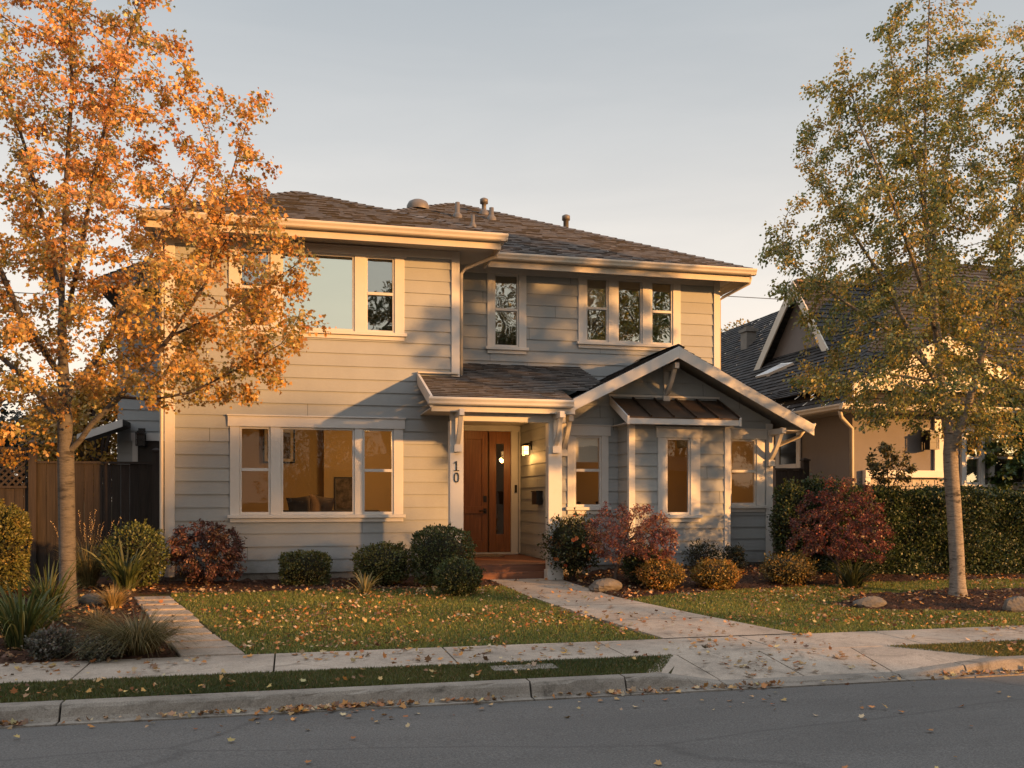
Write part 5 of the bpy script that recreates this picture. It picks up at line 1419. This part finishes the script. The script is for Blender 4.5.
# ------------------------------------------------------------------ fence and gate left of the house
def fence_line(name, label, x0, x1, Y, z0, z1, lattice=None):
    root = empty(name, ((x0+x1)/2, Y, 0), label, 'fence')
    b = MB(); x = x0
    while x < x1-.02:
        w = min(.14*random.uniform(.96, 1.04), x1-x); j = random.uniform(-.006, .006); zt = z1-(lattice or 0)+random.uniform(-.008, .004); g = random.uniform(.7, 1.25)
        b.box(x+.003, x+w-.003, Y+j, Y+j+.02, z0, zt, (g, g*random.uniform(.95, 1.02), g*random.uniform(.9, 1.0))); x += w
    b.build('board_panel', M_fence_b, root)
    b = MB(); b.box(x0, x1, Y-.025, Y+.045, z1-(lattice or 0)+.002, z1-(lattice or 0)+.04); b.box(x0, x1, Y+.022, Y+.06, z0+.3, z0+.39)
    if lattice: b.box(x0, x1, Y-.025, Y+.045, z1, z1+.045)
    b.build('rail', M_fence, root)
    if lattice:
        b = MB(); za, zb = z1-lattice+.04, z1; H = zb-za; n = int((x1-x0+H)/.11)
        for s in (1, -1):
            for i in range(n+1):
                xa = x0-H+i*.11; q = [(xa, za), (xa+H, zb)] if s > 0 else [(xa+H, za), (xa, zb)]
                (p0x, p0z), (p1x, p1z) = q
                def cl(px, pz, qx, qz, X):
                    t = (X-px)/(qx-px); return X, pz+(qz-pz)*t
                if max(p0x, p1x) <= x0 or min(p0x, p1x) >= x1: continue
                P, Q = [p0x, p0z], [p1x, p1z]
                for A, Bq in ((P, Q), (Q, P)):
                    if A[0] < x0: A[0], A[1] = cl(A[0], A[1], Bq[0], Bq[1], x0)
                    elif A[0] > x1: A[0], A[1] = cl(A[0], A[1], Bq[0], Bq[1], x1)
                yy = Y+.004 if s > 0 else Y+.016
                b.beam((P[0], yy, P[1]), (Q[0], yy, Q[1]), .009, .032, (0, 0, 1))
        b.build('lattice_panel', M_fence, root)
    return root
def fence_post(root, x, Y, zt, w=.11):
    b = MB(); b.box(x-w/2, x+w/2, Y-.06, Y+.05, -.1, zt); b.box(x-w/2-.02, x+w/2+.02, Y-.08, Y+.07, zt+.001, zt+.03)
    b.hexa([(x-w/2-.01, Y-.07, zt+.031), (x+w/2+.01, Y-.07, zt+.031), (x+w/2+.01, Y+.06, zt+.031), (x-w/2-.01, Y+.06, zt+.031), (x-.01, Y-.015, zt+.07), (x+.01, Y-.015, zt+.07), (x+.01, Y+.005, zt+.07), (x-.01, Y+.005, zt+.07)])
    b.build('post', M_fence, root)
M_fence_b = pbr('dark_fence_board', (.026, .0195, .016), .8, .45, 4, .3, 30, stretch=(7, 7, .5), attr=True)
FYY = 16.45
zf1 = atz(120, 464, FYY); zl1 = atz(15, 450, FYY)
xp = atx(33, FYY)
f1 = fence_line('board_fence', 'dark brown board fence from the house corner to the lattice panel', xp+.06, XL-.06, FYY, .02, zf1)
fence_post(f1, xp, FYY, atz(33, 444, FYY)); fence_post(f1, atx(156.5, FYY), FYY-.03, atz(156, 452, FYY))
f2 = fence_line('lattice_fence', 'dark brown fence with crisscross lattice top behind the yellow-green bush', xp-4.2, xp-.06, FYY, .02, zl1, .62)
fence_post(f2, xp-2.1, FYY, zl1+.06)
# short fence between the two houses
YF2 = 18.2
f3 = fence_line('board_fence', 'dark wooden fence in the gap between the two houses', atx(776, YF2), atx(802, YF2), YF2, .0, atz(790, 470, YF2))
fence_post(f3, atx(805, YF2), YF2, atz(805, 461, YF2), .14)

# ------------------------------------------------------------------ neighbour's house
NX, NY = 11.35, 17.0
nb = empty('neighbour_house', (15, 19, 0), 'peach stucco neighbour house with charcoal steep roofs behind the hedge', 'house')
NZ = 3.12
b = MB(); b.poly([(NX, NY, 0), (26, NY, 0), (26, NY, NZ+.2), (NX, NY, NZ+.2)]); b.build('wall', M_stucco, nb)['label'] = 'sunlit peach stucco front wall'
b = MB(); b.poly([(NX, 31, 0), (NX, NY, 0), (NX, NY, NZ+.2), (NX, 31, NZ+.2)]); b.build('wall', M_stucco, nb)['label'] = 'shaded stucco side wall'
NE = .52; nl, nf = NX-NE, NY-NE; NR = .80
RXn = nl+5.2; ZR = NZ+5.2*NR*.80
pk = (nl+4.9, nf+4.6, NZ+.1+4.9*.88)
b = MB()
shingles(b, [(nl, 32, NZ+.1), (nl, nf, NZ+.1), pk, (pk[0], 32, pk[2])], .17, .33, .018, .3)
shingles(b, [(nl, nf, NZ+.1), (27, nf, NZ+.1), (27, pk[1], pk[2]), pk], .17, .33, .018, .3)
nr = b.build('roof', M_darkroof, nb)
b = MB(); gutter(b, (nl-.12, nf+.01, NZ-.02), (27, nf+.01, NZ-.02), (0, -1, 0)); gutter(b, (nl+.01, 31, NZ-.0195), (nl+.01, nf-.1, NZ-.0195), (-1, 0, 0)); b.build('gutter', M_cream, nr)
b = MB(); b.box(nl+.02, 27, nf+.02, NY+.01, NZ-.03, NZ-.01); b.box(nl+.02, NX-.0, NY+.01, 31, NZ-.03, NZ-.01); b.build('soffit', M_soffit, nr)
b = MB(); ridge_caps(b, (nl, nf, NZ+.11), pk); b.build('ridge_cap', M_darkroof, nr)
# steep upper gable whose end faces our house
GXn = 13.1
def gpt(u, v): 
    k = (u-512)/FPX; dx, dy = FX+RX*k, FY+RY*k; t = (GXn-.32)/dx; return dy*t, EYE+(HOR-v)*t/FPX
py_, pz_ = gpt(793, 281); ay, az = gpt(818, 330); by_, bz_ = gpt(763, 348)
sl_n = (pz_-az)/(py_-ay); dz_ = 2.6
by_ = py_+dz_/1.0
b = MB(); b.poly([(GXn, py_+2.2, pz_-2.4), (GXn, py_-2.0, pz_-2.4), (GXn, py_, pz_-.05)]); b.build('wall', M_stucco, nb)['label'] = 'pale gable end of the upper roof'
b = MB()
ey = py_-dz_/sl_n
shingles(b, [(GXn-.3, ey, pz_-dz_), (27, ey, pz_-dz_), (27, py_, pz_), (GXn-.3, py_, pz_)], .17, .33, .018, .3)
shingles(b, [(27, by_, pz_-dz_), (GXn-.3, by_, pz_-dz_), (GXn-.3, py_, pz_), (27, py_, pz_)], .17, .33, .018, .3)
ur = b.build('upper_roof', M_darkroof, nb)
b = MB()
for (y1, z1) in ((ey, pz_-dz_), (by_, pz_-dz_)):
    b.hexa([(GXn-.34, py_, pz_-.32), (GXn-.30, py_, pz_-.32), (GXn-.30, y1, z1-.32), (GXn-.34, y1, z1-.32), (GXn-.34, py_, pz_+.02), (GXn-.30, py_, pz_+.02), (GXn-.30, y1, z1+.02), (GXn-.34, y1, z1+.02)])
b.build('bargeboard', M_cream, ur)
b = MB(); b.box(GXn-.25, 27, py_-.10, py_+.10, pz_-.02, pz_+.05); b.build('ridge_cap', pbr('copper_ridge', (.25, .16, .10), .8, .2, 6), ur)
# front cross gable: white rakes over the street wall
gx0, gz0 = atx(857, nf-.05), atz(857, 389, nf-.05); gx1 = gx0+2.1; gz1 = gz0+2.1*.47
b = MB()
for (xa, za, xb_, zb_) in ((gx0-.1, gz0-.05, gx1, gz1), (gx1, gz1, gx1+2.2, gz0-.05)):
    b.hexa([(xa, nf-.09, za-.12), (xb_, nf-.09, zb_-.12), (xb_, nf-.04, zb_-.12), (xa, nf-.04, za-.12), (xa, nf-.09, za+.16), (xb_, nf-.09, zb_+.16), (xb_, nf-.04, zb_+.16), (xa, nf-.04, za+.16)])
fg = MB()
shingles(fg, [(gx0-.1, nf+4, gz0+.1), (gx0-.1, nf-.03, gz0+.1), (gx1, nf-.03, gz1+.16), (gx1, nf+4, gz1+.16)], .17, .33, .018, .3)
shingles(fg, [(gx1+2.2, nf-.03, gz0+.1), (gx1+2.2, nf+4, gz0+.1), (gx1, nf+4, gz1+.16), (gx1, nf-.03, gz1+.16)], .17, .33, .018, .3)
fgo = fg.build('front_gable_roof', M_darkroof, nb); b.build('bargeboard', M_cream, fgo)
b = MB(); siding(b, (0, nf+.16), (1, 0), (0, -1), gz0+.02, gz1-.02, lambda z: gx0+(z-gz0)/.47, lambda z: gx1+2.1-(z-gz0)/.47, expo=.16); b.build('gable_siding', M_cream, fgo)
# trim, window, veneer, downspout, lantern
NYf = NY-.03
b = MB(); b.box(atx(934, NYf), atx(943, NYf), NYf-.03, NYf+.02, atz(939, 476, NYf), atz(939, 416, NYf)); b.build('window_trim', M_trim, nb)
b = MB(); b.box(atx(863, NYf), atx(942, NYf), NYf-.10, NYf+.02, atz(900, 477.5, NYf), atz(900, 470.5, NYf)); b.box(atx(863, NYf), atx(868, NYf), NYf-.09, NYf+.02, .4, atz(866, 477.5, NYf)); b.build('sill_band', M_trim, nb)
b = MB(); zz = .2; zt = atz(900, 478, NYf)
while zz < zt-.05:
    hh = min(random.choice((.09, .11, .14)), zt-zz); xx = atx(868, NYf)
    while xx < atx(942, NYf)-.03:
        w = min(random.uniform(.18, .42), atx(942, NYf)-xx); g = random.uniform(.7, 1.2); b.box(xx+.006, xx+w-.006, NYf-.05+random.uniform(-.012, .012), NYf, zz+.006, zz+hh-.006, (g, g*.97, g*.93)); xx += w
    zz += hh
b.build('stone_veneer', M_veneer, nb)
b = MB(); b.tube([(nl-.02, nf+.15, NZ-.02), (nl+.05, nf+.2, NZ-.16), (NX-.05, NY-.05, NZ-.36), (NX-.05, NY-.06, .1)], .042, 8); b.build('downspout', M_cream, nb)
lantern(nb, atx(925, NYf), NYf, atz(925, 440, NYf), 0, -1, 1.6, False)
for (u0, u1, v0, v1) in ((961, 984, 425, 490), (989, 1030, 425, 490)):
    window(nb, NYf, atx(u0, NYf), atx(u1, NYf), atz(u0, v1, NYf), atz(u0, v0, NYf), [(atx(u0+4, NYf), atx(u1-4, NYf))], M_glass_up, mid=(0,))
# shaded window in the side wall
def sxy(u, v, X):
    k = (u-512)/FPX; dx, dy = FX+RX*k, FY+RY*k; t = X/dx; return dy*t, EYE+(HOR-v)*t/FPX
ya, za = sxy(799, 416, NX-.02); yb, zb = sxy(779, 465, NX-.02)
b = MB(); X_ = NX-.03
b.box(X_-.03, X_, ya-.1, ya+.06, zb-.1, za+.1); b.box(X_-.03, X_, yb-.06, yb+.1, zb-.1, za+.1); b.box(X_-.035, X_, ya+.06, yb-.06, za-.02, za+.1); b.box(X_-.035, X_, ya+.06, yb-.06, (za+zb)/2-.03, (za+zb)/2+.03); b.box(X_-.04, X_, ya+.06, yb-.06, zb-.1, zb)
sw_ = b.build('window', M_trim, nb); b = MB(); b.poly([(X_-.005, ya+.05, zb), (X_-.005, yb-.05, zb), (X_-.005, yb-.05, za), (X_-.005, ya+.05, za)][::-1]); b.build('glass', pbr('dark_pane', (.02, .022, .024), .08, .1), sw_)
# skylight on the left slope
def on_slope(u, v):
    n = Vector((-(pk[2]-NZ-.1), 0, pk[0]-nl)).normalized(); p0 = Vector((nl, nf, NZ+.1)); k = (u-512)/FPX; d = Vector((FX+RX*k, FY+RY*k, (HOR-v)/FPX)); o = Vector((0, 0, EYE))
    return o+d*((p0-o).dot(n)/d.dot(n)), n
q = [on_slope(*p) for p in ((757, 379), (770, 376), (795, 365), (783, 366))]
b = MB(); nn = q[0][1]
b.hexa([p-nn*.02 for p, _ in q]+[p+nn*.09 for p, _ in q]); sk = b.build('skylight', M_white, nb)
cxy = sum((p for p, _ in q), Vector())/4
b = MB(); b.poly([cxy+(p-cxy)*.8+nn*.095 for p, _ in q]); b.build('pane', pbr('skylight_pane', (.5, .5, .5), .1, .05), sk)
cx_ = atx(747, 27); b = MB(); zc = atz(747, 350, 27); zt = atz(747, 330, 27)
b.box(cx_-.17, cx_+.17, 26.7, 27.1, zc-1.2, zt-.10); b.box(cx_-.22, cx_+.22, 26.65, 27.15, zt-.10, zt-.001); b.box(cx_-.12, cx_+.12, 26.8, 27.0, zt, zt+.08); b.build('chimney', M_vent, nb)
# small bare-stemmed tree before the neighbour's window
small_tree('young_tree', 'sparse young olive-leaved tree standing before the neighbour window', 'small tree', 890, 572,
    [(876, 482), (864, 462), (868, 450), (886, 442), (905, 452), (917, 462), (908, 484), (892, 490)], 260, 1500, (.04, .075), [(.09, .085, .035), (.13, .11, .045), (.06, .06, .03)], [2, 2, 1], 81, OVAL, .022,
    [[(891, 574), (890, 540), (889, 505), (888, 478), (886, 458)], [(889, 500, 0), (880, 480, .1), (872, 462, .15)], [(889, 495, 0), (900, 475, .1), (910, 460, .1)]], spread=.07, step=.09)
small_tree('green_maple', 'dark green spreading tree right of the pale trunk before the neighbour porch', 'small tree', 1030, 560,
    [(985, 494), (970, 468), (966, 435), (980, 402), (1020, 388), (1070, 405), (1110, 430), (1110, 470), (1060, 492), (1010, 485)], 900, 15000, (.06, .11), [(.06, .105, .024), (.095, .145, .034), (.04, .07, .018)], [3, 2, 2], 82, MAPLE, .05,
    [[(1032, 562), (1032, 530), (1030, 495), (1032, 465), (1036, 430)], [(1030, 500, 0), (1010, 478, .2), (988, 455, .3)], [(1030, 495, 0), (1055, 475, .2), (1080, 450, .2)], [(1031, 480, 0), (1015, 450, -.4), (1005, 425, -.5)]], spread=.14, step=.14, infl=1.2, kill=.26, mat=M_leaf, leaf_r=.012)

# ------------------------------------------------------------------ tall hedge
hr = empty('hedge', (11.5, 14.2, 0), 'tall clipped dark green hedge before the neighbour house', 'hedge')
hx0, hx1, hy0, hy1 = 8.75, 19.0, 13.5, 14.7; hz = 1.40
rg = np.random.default_rng(90); n = 62000
f = rg.random(n); face = np.where(f < .56, 0, np.where(f < .9, 1, 2))
x = rg.uniform(hx0, hx1, n); x = np.where(rg.random(n) < .72, rg.uniform(hx0, 14.2, n), x)
u_ = rg.random(n)
def hb(x, z): return .05*np.sin(x*3.1+z*2)+.035*np.sin(x*7.3-z*4.1)+.03*np.sin(z*9+x*2.2)
sk_ = np.abs(rg.normal(0, .07, n))
zF = u_*hz
P = np.column_stack([x, hy0+hb(x, zF)+sk_, zF])
tp = face == 1; P[tp, 1] = hy0+rg.random(tp.sum())*(hy1-hy0); P[tp, 2] = hz+.06*np.sin(x[tp]*2.3)+.04*np.sin(x[tp]*5.1+1)+.04*np.sin(x[tp]*9.1+P[tp, 1]*5)-sk_[tp]+np.where(rg.random(tp.sum()) < .08, rg.random(tp.sum())*.17, 0)
sd_ = face == 2; P[sd_, 0] = hx0+hb(P[sd_, 1], zF[sd_])+sk_[sd_]; P[sd_, 1] = hy0+rg.random(sd_.sum())*(hy1-hy0)
P[:, 2] += zg(P[:, 0], P[:, 1])
d0 = np.zeros((n, 3)); d0[face == 0] = (0, -1, .2); d0[tp] = (0, -.1, 1); d0[sd_] = (-1, 0, .2)
al = unit(d0*.6+rg.normal(0, .6, (n, 3))+np.array([0, 0, .2])); nm = unit(d0+rg.normal(0, .5, (n, 3)))
c = shade_by(P[:], [(.032, .052, .018), (.045, .068, .023), (.024, .038, .015), (.058, .078, .027)], [3, 2, 2, .7], .2, 1, 91)
lv = leaves('foliage', P, al, nm, rg.uniform(.03, .062, n), c, M_bush, hr); lv['kind'] = 'stuff'
b = MB(); b.box(hx0+.16, hx1-.1, hy0+.16, hy1-.1, -.1, hz-.12); b.build('shade_core', M_core, hr)  # near-black filler box standing in for the shade inside the hedge

# ------------------------------------------------------------------ trees and house beyond
def blob_tree(name, label, x, y, h, r, cols, w, n, leaf, seed, trunk=.18, base_h=.25, mats=(None, None), squash=1.0, amp=.18, group=None):
    bz = Z(x, y); root = empty(name, (x, y, bz), label, 'tree', group); rg = np.random.default_rng(seed)
    cen = []
    for i in range(16):
        d = rg.normal(size=3); d /= np.linalg.norm(d); cen.append((x+d[0]*r*.62, y+d[1]*r*.62, bz+h*(base_h+(1-base_h)*.5)+d[2]*h*(1-base_h)*.36, r*rg.uniform(.28, .5)))
    b = MB()
    b.tube([(x, y, bz-.1), (x+.05, y, bz+h*.3), (x-.05, y, bz+h*.6), (x, y, bz+h*.85)], [trunk, trunk*.8, trunk*.5, trunk*.2], 8)
    for (cx, cy, cz, cr) in cen: b.tube([(x, y, bz+h*(base_h*.8+.1*rg.random())), ((x+cx)/2, (y+cy)/2, bz+(cz-bz)*.75), (cx, cy, cz)], [trunk*.45, trunk*.25, trunk*.08], 5, cap=False)
    b.build('trunk', M_twig, root)
    k = rg.integers(0, len(cen), n); C = np.array(cen)[k]; d = unit(rg.normal(size=(n, 3))); rr = C[:, 3]*(rg.random(n)**.45)*1.15
    P = C[:, :3]+d*rr[:, None]*np.array([1, 1, .8*squash])
    al = unit(d+rg.normal(0, .6, (n, 3))); al[:, 2] -= .3; nm = rg.normal(0, .7, (n, 3)); nm[:, 2] += .5
    leaves('crown', P, al, nm, rg.uniform(leaf[0], leaf[1], n), shade_by(P, cols, w, .22, 1, seed), M_leaf, root)['kind'] = 'stuff'
    return root
blob_tree('autumn_tree', 'golden tree beyond the fence, low behind the maple trunk', atx(95, 23), 23, 4.3, 1.6, [(.46, .26, .04), (.38, .2, .035), (.28, .2, .05)], [3, 2, 1], 12000, (.07, .13), 101)
blob_tree('evergreen_tree', 'black-green conifer mass beyond the lattice fence', atx(8, 24), 24, 3.7, 2.2, [(.014, .02, .012), (.022, .03, .016), (.01, .014, .009)], [2, 2, 1], 9000, (.07, .14), 102)
blob_tree('evergreen_tree', 'dark narrow conifer beyond the fence beside the golden tree', atx(46, 26), 26, 3.8, 1.3, [(.014, .02, .012), (.024, .03, .016)], [2, 1], 5000, (.07, .14), 103)
blob_tree('autumn_tree', 'olive-gold distant tree in the gap between the two roofs', atx(741, 44), 44, atz(741, 322, 44), 2.9, [(.28, .2, .05), (.2, .16, .05), (.34, .22, .05)], [2, 2, 1], 7000, (.10, .2), 104, base_h=.4)
# pale house far behind the left maple
fh = empty('distant_house', (-13.5, 33, 0), 'pale low house far behind the fence and orange maple', 'house')
b = MB(); siding(b, (0, 31), (1, 0), (0, -1), 0, 4.0, K(-20), K(-11.2)); b.poly([(-11.2, 31, 0), (-11.2, 37, 0), (-11.2, 37, 4), (-11.2, 31, 4)]); b.build('wall', M_siding, fh)
b = MB(); shingles(b, [(-20.5, 30.5, 3.95), (-10.8, 30.5, 3.95), (-10.8, 34, 5.4), (-20.5, 34, 5.4)], .2, .4); shingles(b, [(-10.8, 37.5, 3.95), (-20.5, 37.5, 3.95), (-20.5, 34, 5.4), (-10.8, 34, 5.4)], .2, .4); fr = b.build('roof', M_shingle, fh)
b = MB(); gutter(b, (-20.5, 30.5, 3.84), (-10.8, 30.5, 3.84), (0, -1, 0)); b.build('gutter', M_cream, fr)
window(fh, 30.97, -13.6, -12.2, 1.4, 3.0, [(-13.45, -12.35)], M_glass_up, mid=(0,))
# overhead lines far behind
for (v0, lab) in ((297, 'thin overhead wire, upper of two crossing behind the roofs'), (331, 'thin overhead wire, lower of two crossing behind the roofs')):
    Yw = 48; zc = atz(740, v0, Yw); b = MB(); pts = []
    for i in range(41):
        x = -60+i*3.6; s = (i/40-.62); pts.append((x, Yw, zc+2.6*s*s))
    b.tube(pts, .022, 5); tag(b.build('overhead_wire', M_black), lab, 'wire', 'overhead wires behind the houses')

# ------------------------------------------------------------------ across the street (behind the camera): they shade the road and stand in the window reflections
oh = empty('unseen_opposite_house', (10, -7, 0), 'unseen house added across the street to shade the road', 'house')  # added out of view, footprint and roof height set by the shade wanted
x0, x1 = 1.0, 17.6
b = MB(); b.box(x0+.5, x1-.5, -12, -3.6, -.5, 2.4); b.build('wall', M_stucco, oh)
b = MB()
shingles(b, [(x1, -3.1, 2.35), (x0, -3.1, 2.35), (x0+4, -7.8, 3.6), (x1-4, -7.8, 3.6)], .25, .5)
shingles(b, [(x0, -12.5, 2.35), (x1, -12.5, 2.35), (x1-4, -7.8, 3.6), (x0+4, -7.8, 3.6)], .25, .5)
shingles(b, [(x0, -3.1, 2.35), (x0, -12.5, 2.35), (x0+4, -7.8, 3.6)], .25, .5); shingles(b, [(x1, -12.5, 2.35), (x1, -3.1, 2.35), (x1-4, -7.8, 3.6)], .25, .5)
b.build('roof', M_shingle, oh)
OL = [(.12, .10, .03), (.2, .13, .035), (.08, .08, .025)]
blob_tree('street_tree', 'street tree across the road mirrored in the upper windows', 15.8, -15, 16.5, 3.6, OL, [2, 1, 1], 14000, (.12, .2), 111, .25, .3, group='trees across the street')
blob_tree('street_tree', 'street tree across the road mirrored in the upper windows', 4.7, -15, 13.5, 1.7, OL, [2, 1, 1], 9000, (.10, .18), 112, .22, .3, group='trees across the street')
blob_tree('street_tree', 'unseen low tree added down the street to shade the house wall', 21.8, -5.5, 7.6, 1.6, OL, [2, 1, 1], 6500, (.09, .16), 114, .12, .5, group='trees across the street')  # added out of view, crown height chosen to shade the lower wall
for (x, y, h, r, n, bh, sd_) in ((10.9, -15, 14.5, 2.7, 12000, .35, 115), (-2.6, -15, 13, 1.8, 8000, .3, 116), (1.2, -14.5, 7.4, 3.0, 8000, .1, 117), (19, -14, 8, 4, 9000, .1, 118)):
    blob_tree('street_tree', 'street tree across the road mirrored in the upper windows' if h > 10 else 'low spreading tree across the road mirrored in the lower windows', x, y, h, r, OL, [2, 1, 1], n, (.11, .19), sd_, .22, bh, group='trees across the street')
for (z0, lab) in ((9.3, 'overhead wire along the far side of the street, upper of a pair'), (8.7, 'overhead wire along the far side of the street, lower of a pair')):
    b = MB(); b.tube([(-40+i*3.5, -13, z0+.0022*(i*3.5-40-14)**2-.35) for i in range(28)], .022, 5); tag(b.build('overhead_wire', M_black), lab, 'wire', 'overhead wires across the street')
